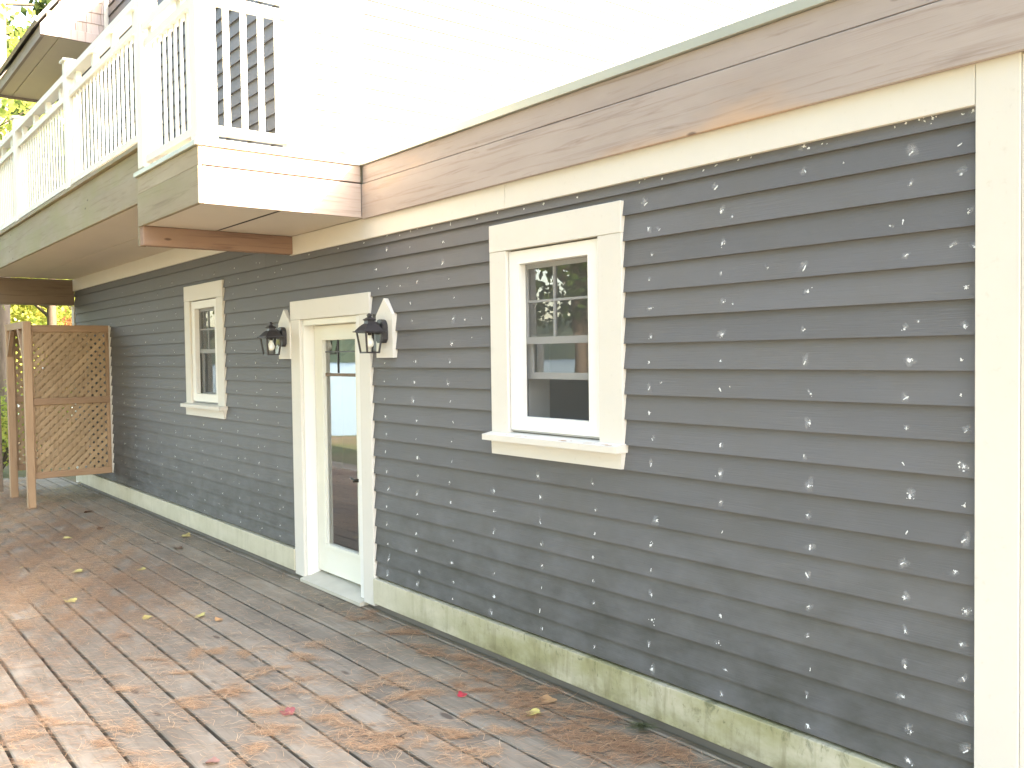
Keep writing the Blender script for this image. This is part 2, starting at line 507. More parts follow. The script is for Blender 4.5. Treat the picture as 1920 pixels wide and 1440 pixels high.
class Geo:
    def __init__(self):
        self.v, self.f = [], []
    def add(self, v, f):
        b = len(self.v)
        self.v += list(v)
        self.f += [tuple(i + b for i in q) for q in f]
    def box(self, *a, ch=0.0):
        self.add(*box_geo(*a, ch))
    def bar(self, p, q, w, t=None, upv=(0, 0, 1), w2=None):
        p, q = Vector(p), Vector(q)
        t = w if t is None else t
        d = (q - p).normalized()
        s = d.cross(Vector(upv))
        if s.length < 1e-4:
            s = d.cross(Vector((1, 0, 0)))
        s.normalize()
        u = s.cross(d)
        k = 1.0 if w2 is None else w2 / w
        vs = []
        for c, m in ((p, 1.0), (q, k)):
            for a, b in ((-1, -1), (1, -1), (1, 1), (-1, 1)):
                vs.append(tuple(c + s * (a * w * m / 2) + u * (b * t * m / 2)))
        self.add(vs, [(3, 2, 1, 0), (4, 5, 6, 7), (0, 1, 5, 4), (1, 2, 6, 5), (2, 3, 7, 6), (3, 0, 4, 7)])
    def tube(self, pts, rads, n=8, cap=True):
        base = len(self.v)
        prev = None
        for i, p in enumerate(pts):
            p = Vector(p)
            d = (Vector(pts[min(i + 1, len(pts) - 1)]) - Vector(pts[max(i - 1, 0)])).normalized()
            if prev is None:
                prev = d.cross(Vector((0.31, 0.95, 0.11))).normalized()
            prev = (prev - d * prev.dot(d)).normalized()
            b = d.cross(prev)
            for k in range(n):
                a = 2 * math.pi * k / n
                self.v.append(tuple(p + prev * (math.cos(a) * rads[i]) + b * (math.sin(a) * rads[i])))
        for i in range(len(pts) - 1):
            for k in range(n):
                self.f.append((base + i * n + k, base + i * n + (k + 1) % n, base + (i + 1) * n + (k + 1) % n, base + (i + 1) * n + k))
        if cap:
            self.f.append(tuple(base + k for k in range(n))[::-1])
            self.f.append(tuple(base + (len(pts) - 1) * n + k for k in range(n)))
    def prism(self, poly, y0, y1):
        """polygon of (x, z) extruded along y"""
        n = len(poly)
        b = len(self.v)
        self.v += [(x, y0, z) for x, z in poly] + [(x, y1, z) for x, z in poly]
        self.f.append(tuple(b + i for i in range(n)))
        self.f.append(tuple(b + n + i for i in range(n))[::-1])
        for i in range(n):
            j = (i + 1) % n
            self.f.append((b + j, b + i, b + n + i, b + n + j))
    def obj(self, name, mat, parent=None, smooth=False):
        return link_mesh(name, self.v, self.f, mat, parent, smooth)

def holed_slab(name, x0, x1, z0, z1, y0, y1, holes, mat, parent):
    """one welded slab with rectangular openings; holes = (x0,x1,z0,z1)"""
    xs = sorted({x0, x1, *[h[0] for h in holes], *[h[1] for h in holes]})
    zs = sorted({z0, z1, *[h[2] for h in holes], *[h[3] for h in holes]})
    solid = lambda i, k: 0 <= i < len(xs) - 1 and 0 <= k < len(zs) - 1 and not any(h[0] <= xs[i] < h[1] and h[2] <= zs[k] < h[3] for h in holes)
    idx, v, f = {}, [], []
    def P(i, k, s):
        key = (i, k, s)
        if key not in idx:
            idx[key] = len(v)
            v.append((xs[i], (y0, y1)[s], zs[k]))
        return idx[key]
    for i in range(len(xs) - 1):
        for k in range(len(zs) - 1):
            if not solid(i, k):
                continue
            f.append((P(i, k, 0), P(i + 1, k, 0), P(i + 1, k + 1, 0), P(i, k + 1, 0)))
            f.append((P(i, k, 1), P(i, k + 1, 1), P(i + 1, k + 1, 1), P(i + 1, k, 1)))
            if not solid(i - 1, k):
                f.append((P(i, k, 0), P(i, k + 1, 0), P(i, k + 1, 1), P(i, k, 1)))
            if not solid(i + 1, k):
                f.append((P(i + 1, k, 0), P(i + 1, k, 1), P(i + 1, k + 1, 1), P(i + 1, k + 1, 0)))
            if not solid(i, k - 1):
                f.append((P(i, k, 0), P(i, k, 1), P(i + 1, k, 1), P(i + 1, k, 0)))
            if not solid(i, k + 1):
                f.append((P(i, k + 1, 0), P(i + 1, k + 1, 0), P(i + 1, k + 1, 1), P(i, k + 1, 1)))
    return link_mesh(name, v, f, mat, parent)

# ------------------------------------------------------------------ ground, lake, far shore
LAKE_DIR = Vector((-0.89, -0.456, 0))
def ground_z(x, y):
    s = (x + 6.5) * LAKE_DIR.x + y * LAKE_DIR.y
    t = min(1.0, max(0.0, (s - 14) / 30))
    t = t * t * (3 - 2 * t)
    z = -0.22 - t * 2.4
    if s > 14:
        z -= 0.0
    return z
def build_ground():
    gx = [-1500, -700, -300, -160, -100] + [-80 + 4 * i for i in range(26)] + [30, 60, 120, 300, 900]
    gy = [-1500, -700, -300, -160, -100] + [-80 + 4 * i for i in range(31)] + [60, 120, 300, 900]
    v, f = [], []
    for y in gy:
        for x in gx:
            near = math.exp(-((x + 8) ** 2 + (y + 2) ** 2) / 300)
            v.append((x, y, ground_z(x, y) + 0.06 * math.sin(x * 0.7) * math.cos(y * 0.9) * (1 - near)))
    n = len(gx)
    for j in range(len(gy) - 1):
        for i in range(n - 1):
            f.append((j * n + i, j * n + i + 1, (j + 1) * n + i + 1, (j + 1) * n + i))
    o = link_mesh("ground", v, f, M['ground'], None, True)
    o['kind'] = 'structure'
build_ground()
def build_lake():
    u = LAKE_DIR.normalized()
    w = Vector((-u.y, u.x, 0))
    c = Vector((-6.5, 0, 0))
    v = []
    for s, t in ((34, -500), (34, 120), (900, 500), (900, -900)):
        p = c + u * s + w * t
        v.append((p.x, p.y, -1.75))
    o = link_mesh("lake", v, [(0, 1, 2, 3)], M['water'])
    if o.data.polygons[0].normal.z < 0:
        o.data.flip_normals()
    o['kind'] = 'structure'
    # wooded far shore, one bumpy ridge of foliage with real depth
    gv, gf = [], []
    cols = 150
    for r in range(7):
        for i in range(cols):
            t = -750 + 1300 * i / (cols - 1)
            hgt = (0, 8, 17, 24, 29, 33, 36)[r] * (0.8 + 0.35 * math.sin(i * 0.21) * math.cos(i * 0.093)) + (rnd.uniform(-2.2, 2.2) if r else 0)
            p = c + u * (640 + r * 14 + rnd.uniform(-4, 4)) + w * t
            gv.append((p.x, p.y, -2 + hgt))
    for r in range(6):
        for i in range(cols - 1):
            gf.append((r * cols + i, r * cols + i + 1, (r + 1) * cols + i + 1, (r + 1) * cols + i))
    o = link_mesh("far_shore_trees", gv, gf, M['far'])
    o['kind'] = 'stuff'
build_lake()

# ------------------------------------------------------------------ deck
def build_deck():
    g = Geo()
    g.box(-16.25, 1.25, -4.12, 0.13, -0.24, -0.09)
    deck = g.obj("deck", M['gap'])
    deck['kind'] = 'structure'
    pitch, gap = 0.2085, 0.0185
    for j in range(-1, 19):
        y1 = -0.06 - pitch * j - gap / 2
        y0 = y1 - pitch + gap
        if j == -1:
            y1 = 0.0          # ripped narrow strip beside the wall
        x = -16.3 + (-(1.9 * (j * 7 % 5)) % 4.9) - 4.9
        while x < 1.25:
            a, b = max(x, -16.3), min(x + 4.9, 1.25)
            x += 4.9
            if b - a < 0.3:
                continue
            # slightly cupped plank with rounded arrises and a little sag from one joist to the next
            prof = [(y0, -0.040), (y0, -0.006), (y0 + 0.006, 0.0), ((y0 + y1) / 2, -0.0018), (y1 - 0.006, 0.0), (y1, -0.006), (y1, -0.040)]
            n = max(2, int((b - a) / 0.6))
            v, f = [], []
            tilt = rnd.uniform(-0.0015, 0.0015)
            for i in range(n + 1):
                xx = a + 0.002 + (b - a - 0.004) * i / n
                dz = rnd.uniform(-0.0012, 0.0012)
                dy = rnd.uniform(-0.0012, 0.0012)
                for (yy, zz) in prof:
                    v.append((xx, yy + dy, zz + dz + tilt * (yy - y0) / pitch))
            m = len(prof)
            for i in range(n):
                for k in range(m):
                    f.append((i * m + k, (i + 1) * m + k, (i + 1) * m + (k + 1) % m, i * m + (k + 1) % m))
            f.append(tuple(range(m)))
            f.append(tuple(n * m + k for k in range(m))[::-1])
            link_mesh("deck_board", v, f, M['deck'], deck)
    return deck
deck = build_deck()

# ------------------------------------------------------------------ house
HX0, HX1 = -14.65, -1.39
house = root("house", (-8.0, 4.0, 0.0), "long cottage wall with slate grey lap siding and cream trim", "house")
WIN_DX = -5.408
holes = []
for ox in (0.0, WIN_DX):
    holes.append((-4.20 + ox, -3.44 + ox, 1.41, 2.442))
holes.append((-6.972, -5.972, -0.02, 2.154))
wall = holed_slab("wall", HX0, HX1, -0.2, 3.20, 0.0, 0.16, [holes[0], holes[1], (-6.972, -5.972, -0.02, 2.154)], M['dark'], house)

LAP = 0.1274
def lap_z(k):
    if k == -12:
        return 0.258
    if k == 7:
        return 2.641
    return 1.7672 + LAP * k
FRONT, TOPY = -0.029, -0.007
def siding_piece(x0, x1, zb, zt, parent, name="siding_board", ybase=0.0):
    """a bevelled lap board: thick bottom edge proud, thin top edge tucked behind the next course"""
    n = max(1, int((x1 - x0) / 0.9))
    v, f = [], []
    for i in range(n + 1):
        x = x0 + (x1 - x0) * i / n
        w = rnd.uniform(-0.0011, 0.0011)
        d = rnd.uniform(-0.0008, 0.0008)
        v += [(x, ybase + FRONT + d, zb + w), (x, ybase - 0.004, zb + w + 0.001), (x, ybase - 0.004, zt), (x, ybase + TOPY, zt)]
    for i in range(n):
        for k in range(4):
            f.append((i * 4 + (k + 1) % 4, i * 4 + k, (i + 1) * 4 + k, (i + 1) * 4 + (k + 1) % 4))
    f.append((0, 1, 2, 3))
    f.append((n * 4 + 3, n * 4 + 2, n * 4 + 1, n * 4))
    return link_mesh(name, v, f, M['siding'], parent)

def cut(x0, x1, zb, zt, hs):
    seg = [(x0, x1)]
    for (a, b, c, d) in hs:
        if zt <= c or zb >= d:
            continue
        new = []
        for s, e in seg:
            if b <= s or a >= e:
                new.append((s, e))
                continue
            if a > s:
                new.append((s, a))
            if b < e:
                new.append((b, e))
        seg = new
    return seg

sid_holes = [(-4.28 + ox, -3.35 + ox, 1.30, 2.47) for ox in (0.0, WIN_DX)] + [(-7.06, -5.89, -0.1, 2.18)]
for k in range(-12, 9):
    zb = lap_z(k)
    zt = (lap_z(k + 1) if k < 8 else zb + LAP) + 0.030
    x0, x1 = -14.64, -1.50
    if k == 8:
        x1 = -7.12
        zt = 2.93
    for s, e in cut(x0, x1, zb, zb + (0.13 if k < 8 else 0.1), sid_holes):
        # stagger butt joints in the long runs
        cuts = [s]
        if e - s > 5.0:
            m = s + (e - s) * (0.35 + 0.3 * ((k * 37 % 11) / 10))
            cuts.append(m)
        cuts.append(e)
        for a, b in zip(cuts[:-1], cuts[1:]):
            siding_piece(a + (0.0012 if a != s else 0), b - (0.0012 if b != e else 0), zb, zt, wall)

# trim on the lower wall
box("corner_board", -1.525, -1.376, -0.043, 0.16, 0.02, 2.84, M['cream'], wall)
box("corner_board", -14.78, -14.635, -0.036, 0.16, 0.03, 2.66, M['cream'], wall)
box("return_board", -1.375, -1.30, -0.036, 0.16, 0.02, 2.83, M['cream'], wall)
box("frieze_board", -4.205, -1.527, -0.042, 0.0, 2.692, 2.845, M['cream'], wall)
box("frieze_board", -7.13, -4.207, -0.0415, 0.0, 2.692, 2.845, M['cream'], wall)
box("frieze_board", -14.64, -7.13, -0.042, 0.0, 2.87, 3.04, M['cream'], wall)
box("skirt_board", -14.68, -7.145, -0.052, 0.0, 0.060, 0.240, M['skirt'], wall)
box("skirt_board", -5.811, -1.527, -0.052, 0.0, 0.060, 0.240, M['skirt'], wall)

# filler dabs over the nail heads: small irregular lumps of filler and sanded smears, standing on the boards
def build_dabs():
    g, sm = Geo(), Geo()
    sm_dens = []
    cols = [-1.57, -1.79, -2.215, -2.66, -3.09, -3.50, -3.94, -4.39, -4.82, -5.25, -5.64, -7.48, -7.92, -8.39, -8.83, -9.33, -9.70, -10.2, -10.7, -11.2, -11.7, -12.2, -12.7]
    covered = [(-4.37 + ox, -3.26 + ox, 1.25, 2.61) for ox in (0, WIN_DX)] + [(-7.15, -5.80, 0, 2.32), (-7.38, -7.12, 1.82, 2.27), (-5.72, -5.46, 1.82, 2.27)]
    def ysurf(z, zb):
        return FRONT + (z - zb) / (LAP + 0.03) * (TOPY - FRONT) - 0.0011
    def blob(geo, x, z, zb, rx, rz, ang, lift=0.0006, n=11, jag=0.55):
        ca, sa = math.cos(ang), math.sin(ang)
        b = len(geo.v)
        ring = []
        for i in range(n):
            t = 2 * math.pi * i / n
            r = 1.0 + rnd.uniform(-jag, jag)
            dx, dz = math.cos(t) * rx * r, math.sin(t) * rz * r
            xx, zz = x + dx * ca - dz * sa, z + dx * sa + dz * ca
            zz = max(zb + 0.004, zz)
            ring.append((xx, ysurf(zz, zb), zz))
        geo.v += ring
        zc = max(z, zb + 0.006)
        geo.v.append((x, ysurf(zc, zb) - lift, zc))
        if geo is sm:
            sm_dens.extend([0.0] * n + [1.0])
        for i in range(n):
            geo.f.append((b + i, b + (i + 1) % n, b + n))
    def dab(x, z, zb, s):
        if any(a - 0.03 < x < b + 0.03 and c - 0.02 < z < d for a, b, c, d in covered):
            return
        if rnd.random() < 0.8:
            blob(sm, x + rnd.uniform(-.012, .012), z + rnd.uniform(-.006, .014), zb, 0.030 * s * rnd.uniform(.7, 1.4), 0.024 * s * rnd.uniform(.7, 1.4), rnd.uniform(0, 3.1), 0.0003, 13, 0.35)
        style = rnd.random()
        if style < 0.35:      # knob with ragged satellites
            blob(g, x, z, zb, 0.0075 * s, 0.0065 * s, rnd.uniform(0, 3), 0.0015)
            for _ in range(rnd.randint(3, 6)):
                blob(g, x + rnd.gauss(0, .011) * s, z + rnd.gauss(0, .009) * s, zb, 0.0032 * s, 0.0024 * s, rnd.uniform(0, 3), 0.0008, 7)
        elif style < 0.7:     # slanted dash
            a = rnd.choice((0.7, 1.1, 1.5, 0.5, 2.2))
            for t in (-1, 0, 1):
                blob(g, x + math.cos(a) * t * .007 * s, z + math.sin(a) * t * .007 * s, zb, 0.0062 * s * rnd.uniform(.6, 1.2), 0.0035 * s, a, 0.001, 9)
        else:                 # drip or star
            blob(g, x, z, zb, 0.0058 * s, 0.0085 * s, 0, 0.0012, 9, 0.4)
            for _ in range(rnd.randint(2, 5)):
                a = rnd.uniform(0, 6.28)
                blob(g, x + math.cos(a) * .010 * s, z + math.sin(a) * .009 * s, zb, 0.005 * s, 0.0016 * s, a, 0.0006, 7)
    for k in range(-12, 8):
        zb = lap_z(k)
        for i, x in enumerate(cols):
            if rnd.random() < 0.06:
                continue
            # the upper left of the wall is nailed less regularly
            jx = 0.012 if (k < 1 or x > -3.3) else 0.06
            dab(x + rnd.gauss(0, jx), zb + 0.030 + rnd.uniform(-.006, .012) + (rnd.uniform(0, .03) if k > 1 else 0), zb, rnd.uniform(0.5, 1.0) if x > -6 else rnd.uniform(0.42, 0.8))
            if x > -6 and k > -2 and rnd.random() < 0.3:
                dab(x + rnd.choice((.07, .05, -.06, .17, -.19)), zb + 0.03 + rnd.uniform(0, .04), zb, rnd.uniform(0.3, 0.65))
            if x < -7 and rnd.random() < 0.40:
                dab(x + rnd.uniform(-.2, .2), zb + 0.03 + rnd.uniform(0, .04), zb, rnd.uniform(0.3, 0.65))
    # specks scraped along under the frieze near the corner
    zb = lap_z(7)
    for _ in range(30):
        blob(g if rnd.random() < 0.4 else sm, -1.53 - abs(rnd.gauss(0, .38)), zb + rnd.uniform(.02, .05), zb, rnd.uniform(.002, .006), rnd.uniform(.0015, .004), rnd.uniform(0, 3), 0.0004, 7)
    for x in (-2.2, -2.75, -3.0, -3.6, -4.05, -4.5, -5.0, -5.4, -5.9, -6.3, -6.8):
        blob(g, x, zb + 0.03, zb, .006, .005, 0.4, .001, 9)
    o = sm.obj("filler_smear", M['smear'], wall)
    at = o.data.attributes.new('dens', 'FLOAT', 'POINT')
    at.data.foreach_set('value', sm_dens)
    o['kind'] = 'stuff'
    o = g.obj("filler_dab", M['filler'], wall)
    o['kind'] = 'stuff'
build_dabs()

# windows
def build_window(ox, raised):
    X = lambda a: a + ox
    fr = holed_slab("window", X(-4.198), X(-3.444), 1.412, 2.439, -0.022, 0.026, [(X(-4.106), X(-3.532), 1.489, 2.364)], M['white'], house)
    fr.data.update()
    box("head_casing", X(-4.363), X(-3.265), -0.043, 0.0, 2.449, 2.607, M['cream'], fr)
    box("side_casing", X(-4.363), X(-4.205), -0.041, 0.0, 1.384, 2.448, M['cream'], fr)
    box("side_casing", X(-3.437), X(-3.265), -0.041, 0.0, 1.384, 2.448, M['cream'], fr)
    g = Geo()
    g.prism([(X(-4.385), 1.345), (X(-3.255), 1.345), (X(-3.255), 1.378), (X(-4.385), 1.378)], -0.098, 0.03)
    for i, (x, y, z) in enumerate(g.v):
        if z > 1.37 and y > 0:
            g.v[i] = (x, y, 1.400)
    g.obj("sill", M['cream'], fr)
    g = Geo()
    g.prism([(X(-4.352), 1.262), (X(-3.272), 1.262), (X(-3.268), 1.344), (X(-4.356), 1.344)], -0.050, 0.0)
    g.obj("apron", M['cream'], fr)
    box("window_stop", X(-4.204), X(-3.438), -0.012, 0.03, 1.401, 1.411, M['sash'], fr, 0)
    # double-hung sashes behind
    up_ = holed_slab("upper_sash", X(-4.15), X(-3.50), 1.905, 2.40, 0.027, 0.052, [(X(-4.095), X(-3.555), 1.945, 2.335)], M['sash'], fr)
    box("muntin", X(-3.871), X(-3.857), 0.029, 0.049, 1.945, 2.335, M['sash'], fr, 0.001)
    box("muntin", X(-4.095), X(-3.555), 0.030, 0.048, 2.141, 2.155, M['sash'], fr, 0.001)
    link_mesh("pane", [(X(-4.095), .0395, 1.945), (X(-3.555), .0395, 1.945), (X(-3.555), .0395, 2.335), (X(-4.095), .0395, 2.335)], [(0, 1, 2, 3)], M['glass'], fr)
    if raised:
        holed_slab("lower_sash", X(-4.14), X(-3.51), 1.705, 1.96, 0.054, 0.078, [(X(-4.085), X(-3.565), 1.742, 1.935)], M['sash'], fr)
        link_mesh("pane", [(X(-4.085), .066, 1.742), (X(-3.565), .066, 1.742), (X(-3.565), .066, 1.935), (X(-4.085), .066, 1.935)], [(0, 1, 2, 3)], M['glass'], fr)
    else:
        holed_slab("lower_sash", X(-4.14), X(-3.51), 1.44, 1.955, 0.054, 0.078, [(X(-4.085), X(-3.565), 1.50, 1.925)], M['sash'], fr)
        link_mesh("pane", [(X(-4.085), .066, 1.50), (X(-3.565), .066, 1.50), (X(-3.565), .066, 1.925), (X(-4.085), .066, 1.925)], [(0, 1, 2, 3)], M['glass'], fr)
    link_mesh("insect_screen", [(X(-4.106), .0245, 1.489), (X(-3.532), .0245, 1.489), (X(-3.532), .0245, 2.364), (X(-4.106), .0245, 2.364)], [(0, 1, 2, 3)], M['screen'], fr)
    g = Geo()
    g.box(X(-4.2), X(-4.18), 0.10, 0.26, 1.42, 2.43)
    g.obj("jamb_liner", M['sash'], fr)
    return fr
build_window(0.0, True)
build_window(WIN_DX, False)

# door
def build_door():
    slab = holed_slab("door", -6.945, -6.058, 0.092, 2.102, 0.075, 0.118, [(-6.775, -6.228, 0.326, 1.983)], M['doorw'], house)
    box("head_casing", -7.143, -5.813, -0.044, 0.0, 2.156, 2.311, M['cream'], slab)
    box("side_casing", -7.143, -6.974, -0.042, 0.0, 0.035, 2.155, M['cream'], slab)
    box("side_casing", -5.970, -5.813, -0.042, 0.0, 0.035, 2.155, M['cream'], slab)
    g = Geo()
    g.box(-6.972, -6.950, -0.02, 0.16, 0.05, 2.154)
    g.obj("jamb", M['white'], slab)
    g = Geo()
    g.box(-6.054, -5.972, -0.02, 0.16, 0.05, 2.154)
    g.obj("jamb", M['white'], slab)
    box("head_jamb", -6.949, -6.055, -0.019, 0.16, 2.106, 2.154, M['doorw'], slab)
    holed_slab("glazing_bead", -6.805, -6.198, 0.296, 2.013, 0.062, 0.076, [(-6.777, -6.226, 0.324, 1.985)], M['doorw'], slab)
    link_mesh("glass", [(-6.775, .094, .326), (-6.228, .094, .326), (-6.228, .094, 1.983), (-6.775, .094, 1.983)], [(0, 1, 2, 3)], M['dglass'], slab)
    box("muntin", -6.567, -6.557, 0.086, 0.100, 1.72, 1.983, M['black'], slab, 0.001)
    box("muntin", -6.775, -6.228, 0.087, 0.099, 1.884, 1.894, M['black'], slab, 0.001)
    box("muntin", -6.775, -6.228, 0.085, 0.101, 1.693, 1.718, M['beamd'], slab, 0.001)
    # lever handle
    g = Geo()
    g.box(-6.165, -6.115, 0.060, 0.076, 0.865, 0.955, ch=0.004)
    g.tube([(-6.14, 0.07, 0.912), (-6.14, 0.015, 0.912)], [0.011, 0.011], 10)
    g.tube([(-6.135, 0.018, 0.912), (-6.19, 0.012, 0.905), (-6.225, 0.016, 0.917), (-6.27, 0.022, 0.925)], [0.014, 0.012, 0.009, 0.006], 8)
    g.obj("handle", M['bronze'], slab, True)
    g = Geo()
    g.prism([(-6.985, 0.004), (-5.975, 0.004), (-5.975, 0.056), (-6.985, 0.056)], -0.075, 0.16)
    for i, (x, y, z) in enumerate(g.v):
        if y < 0 and z > 0.03:
            g.v[i] = (x, y, 0.030)
        elif z > 0.03:
            g.v[i] = (x, y, 0.088)
    g.obj("threshold", M['alu'], slab)
build_door()

# a dark room behind the glass
def build_room():
    v, f = box_geo(-14.4, -1.6, 0.165, 4.2, -0.1, 2.75)
    o = link_mesh("room", v, [q for q in f if q != (0, 4, 5, 1)], M['roomw'], house)
    box("cabinet", -4.2, -3.0, 1.0, 1.5, -0.1, 1.62, M['furn'], o)
    box("cabinet", -10.2, -9.3, 0.9, 1.3, -0.1, 1.55, M['furn'], o)
build_room()

# upper storey
up_wall = holed_slab("wall", HX0, -7.10, 3.205, 6.40, 0.0, 0.16, [], M['dark'], house)
z = 3.29
i = 0
while z < 6.35:
    xa = -12.42 if z > 5.9 else -14.63
    m = xa + (-7.13 - xa) * (0.3 + 0.4 * ((i * 29 % 13) / 12))
    siding_piece(xa, m - .001, z, z + LAP + 0.03, up_wall)
    siding_piece(m + .001, -7.13, z, z + LAP + 0.03, up_wall)
    z += LAP
    i += 1
end_wall = box("wall", -7.26, -7.10, 0.165, 9.0, 3.205, 6.40, M['dark'], house, 0)
z = 3.29
while z < 6.35:
    v, f = [], []
    for y in (0.04, 3.0, 6.0, 9.0):
        v += [(-7.0785 + rnd.uniform(-.001, .001), y, z), (-7.096, y, z), (-7.096, y, z + LAP + .03), (-7.0915, y, z + LAP + .03)]
    for j in range(3):
        for k in range(4):
            f.append((j * 4 + (k + 1) % 4, j * 4 + k, (j + 1) * 4 + k, (j + 1) * 4 + (k + 1) % 4))
    f += [(0, 1, 2, 3), (15, 14, 13, 12)]
    link_mesh("siding_board", v, f, M['siding'], end_wall)
    z += LAP
box("corner_board", -7.13, -7.062, -0.036, 0.12, 3.22, 6.4, M['white'], end_wall)

# main roof (above the frame) and the flat roof of the single-storey wing
g = Geo()
g.v += [(-15.2, 0.05, 6.45), (-6.7, 0.05, 6.45), (-6.7, 4.6, 9.6), (-15.2, 4.6, 9.6), (-15.2, 9.5, 6.35), (-6.7, 9.5, 6.35),
        (-15.2, 0.05, 6.41), (-6.7, 0.05, 6.41), (-6.7, 4.6, 9.42), (-15.2, 4.6, 9.42), (-15.2, 9.5, 6.20), (-6.7, 9.5, 6.20)]
g.f += [(0, 1, 2, 3), (3, 2, 5, 4), (7, 6, 9, 8), (8, 9, 10, 11), (0, 6, 7, 1), (4, 5, 11, 10), (1, 7, 8, 2), (2, 8, 11, 5), (6, 0, 3, 9), (9, 3, 4, 10)]
g.obj("roof", M['roof'], house)
g = Geo()
g.v += [(-7.10, 0.0, 6.40), (-7.10, 9.0, 6.40), (-7.10, 4.6, 9.3)]
g.v += [(-7.25, 0.0, 6.40), (-7.25, 9.0, 6.40), (-7.25, 4.6, 9.3)]
g.f += [(0, 1, 2), (5, 4, 3), (0, 3, 4, 1), (1, 4, 5, 2), (2, 5, 3, 0)]
g.obj("gable_end", M['siding'], house)
wing = box("flat_roof", -7.05, 3.40, -0.045, 9.0, 2.90, 3.245, M['metal_edge'], house, 0)  # runs on unseen past the house corner, added to keep sun off the deck
box("wing_wall", -1.55, HX1 - 0.002, 0.165, 9.0, -0.2, 2.89, M['siding'], house, 0)
box("rear_wall", HX0, HX1, 8.84, 8.995, -0.2, 2.88, M['siding'], house, 0)
box("end_wall", HX0, HX0 + 0.15, 0.17, 8.83, -0.2, 6.3, M['siding'], house, 0)
# two cedar fascia boards with a metal drip edge, running over the corner and on along the added roof
box("fascia_board", -5.846, 3.45, -0.070, -0.046, 2.832, 3.078, M['fascia'], wing, 0.003)
box("fascia_board", -5.846, 3.45, -0.056, -0.046, 3.086, 3.212, M['fascia'], wing, 0.003)
box("drip_edge", -5.846, 3.45, -0.075, -0.046, 3.214, 3.262, M['metal_edge'], wing, 0.002)
box("added_roof_post", 3.10, 3.26, 0.02, 0.18, 0.0, 2.845, M["cream"], wing)  # added unseen post under the roof extension
box("soffit_strip", -7.05, 3.40, -0.0455, 0.16, 2.846, 2.89, M['soffit'], wing, 0)
# gable dormer on the far left: cedar shingles above a boxed eave
def build_gable():
    X0, X1, YE, ZE = -12.5, -15.7, -0.785, 5.88
    sl = 1.33
    g = Geo()
    top = ZE + 0.11 + sl * 1.7
    prof = [(YE, ZE + 0.02), (0.9, ZE + 0.02), (0.9, top), (YE, ZE + 0.12)]
    for x in (X0 - 0.03, X1):
        g.v += [(x, y, zz) for y, zz in prof]
    g.f += [(3, 2, 1, 0), (4, 5, 6, 7)] + [(i, (i + 1) % 4, 4 + (i + 1) % 4, 4 + i) for i in range(4)]
    gab = g.obj("gable", M['dark'], house)
    box("soffit_panel", X1, X0, YE + 0.03, YE + 0.20, ZE, ZE + 0.018, M['soffit'], gab, 0)
    box("soffit_panel", X1, X0, YE + 0.212, -0.03, ZE, ZE + 0.018, M['soffit'], gab, 0)
    box("fascia_board", X0 - 0.028, X0 + 0.012, YE - 0.02, 0.0, ZE - 0.012, ZE + 0.112, M['shingle'], gab)
    box("fascia_board", X1, X0 - 0.03, YE - 0.012, YE + 0.028, ZE - 0.03, ZE + 0.12, M['fascia'], gab)
    box("fascia_board", X1 - 0.03, X1 - 0.001, YE, 0.0, ZE - 0.04, ZE + 0.12, M['fascia'], gab)
    # rake board
    g = Geo()
    ra = [(YE - 0.02, ZE + 0.113), (YE + 0.29, ZE + 0.113), (0.9, ZE + 0.113 + sl * (0.9 - YE - 0.29)), (0.9, ZE + 0.113 + sl * (0.9 - YE + 0.02))]
    for x in (X0 + 0.012, X0 - 0.026):
        g.v += [(x, y, zz) for y, zz in ra]
    g.f += [(0, 1, 2, 3), (7, 6, 5, 4)] + [((i + 1) % 4, i, 4 + i, 4 + (i + 1) % 4) for i in range(4)]
    g.obj("rake_board", M['shingle'], gab)
    # roof shingle edge lying on the rake
    g = Geo()
    n = Vector((0, -sl, 1)).normalized()
    a, b = Vector((0, YE - 0.06, ZE + 0.085)), Vector((0, 0.9, ZE + 0.085 + sl * (0.9 - YE + 0.06)))
    for x in (X0 + 0.05, X1 - 0.06):
        for p in (a, b, b + n * 0.035, a + n * 0.035):
            g.v.append((x, p.y, p.z + 0.03))
    g.f += [(0, 1, 2, 3), (7, 6, 5, 4)] + [((i + 1) % 4, i, 4 + i, 4 + (i + 1) % 4) for i in range(4)]
    g.obj("gable_roof", M['roof'], gab)
    # rows of individual shingles
    row = 0
    zz = ZE + 0.10
    while zz < ZE + 1.0:
        y = YE + 0.03 + rnd.uniform(0, .08) + max(0, (zz - ZE - 0.1) / sl)
        while y < -0.06:
            w = min(rnd.uniform(0.09, 0.19), -0.06 - y)
            if w > 0.02:
                v, f = box_geo(0, 1, y + .002, y + w - .002, zz + rnd.uniform(-.003, .003), zz + 0.20)
                v = [((X0 - 0.004 + 0.010 if (x == 1 and q[2] < zz + .1) else (X0 - 0.012 if x == 0 else X0 - 0.008)), q[1], q[2]) for x, q in ((q[0], q) for q in v)]
                link_mesh("shingle", v, f, M['shingle'], gab)
            y += w
        zz += 0.14
        row += 1
    box("corner_board", X0 - 0.01, X0 + 0.016, -0.058, 0.0, ZE + 0.115, 7.0, M['cream'], gab)
build_gable()

# ------------------------------------------------------------------ balcony
balc = root("balcony", (-9.5, -0.6, 2.7), "weathered cedar balcony with beige soffit overhanging the wall", "balcony")
BX0, BX1, BY = -7.155, -5.85, -1.24
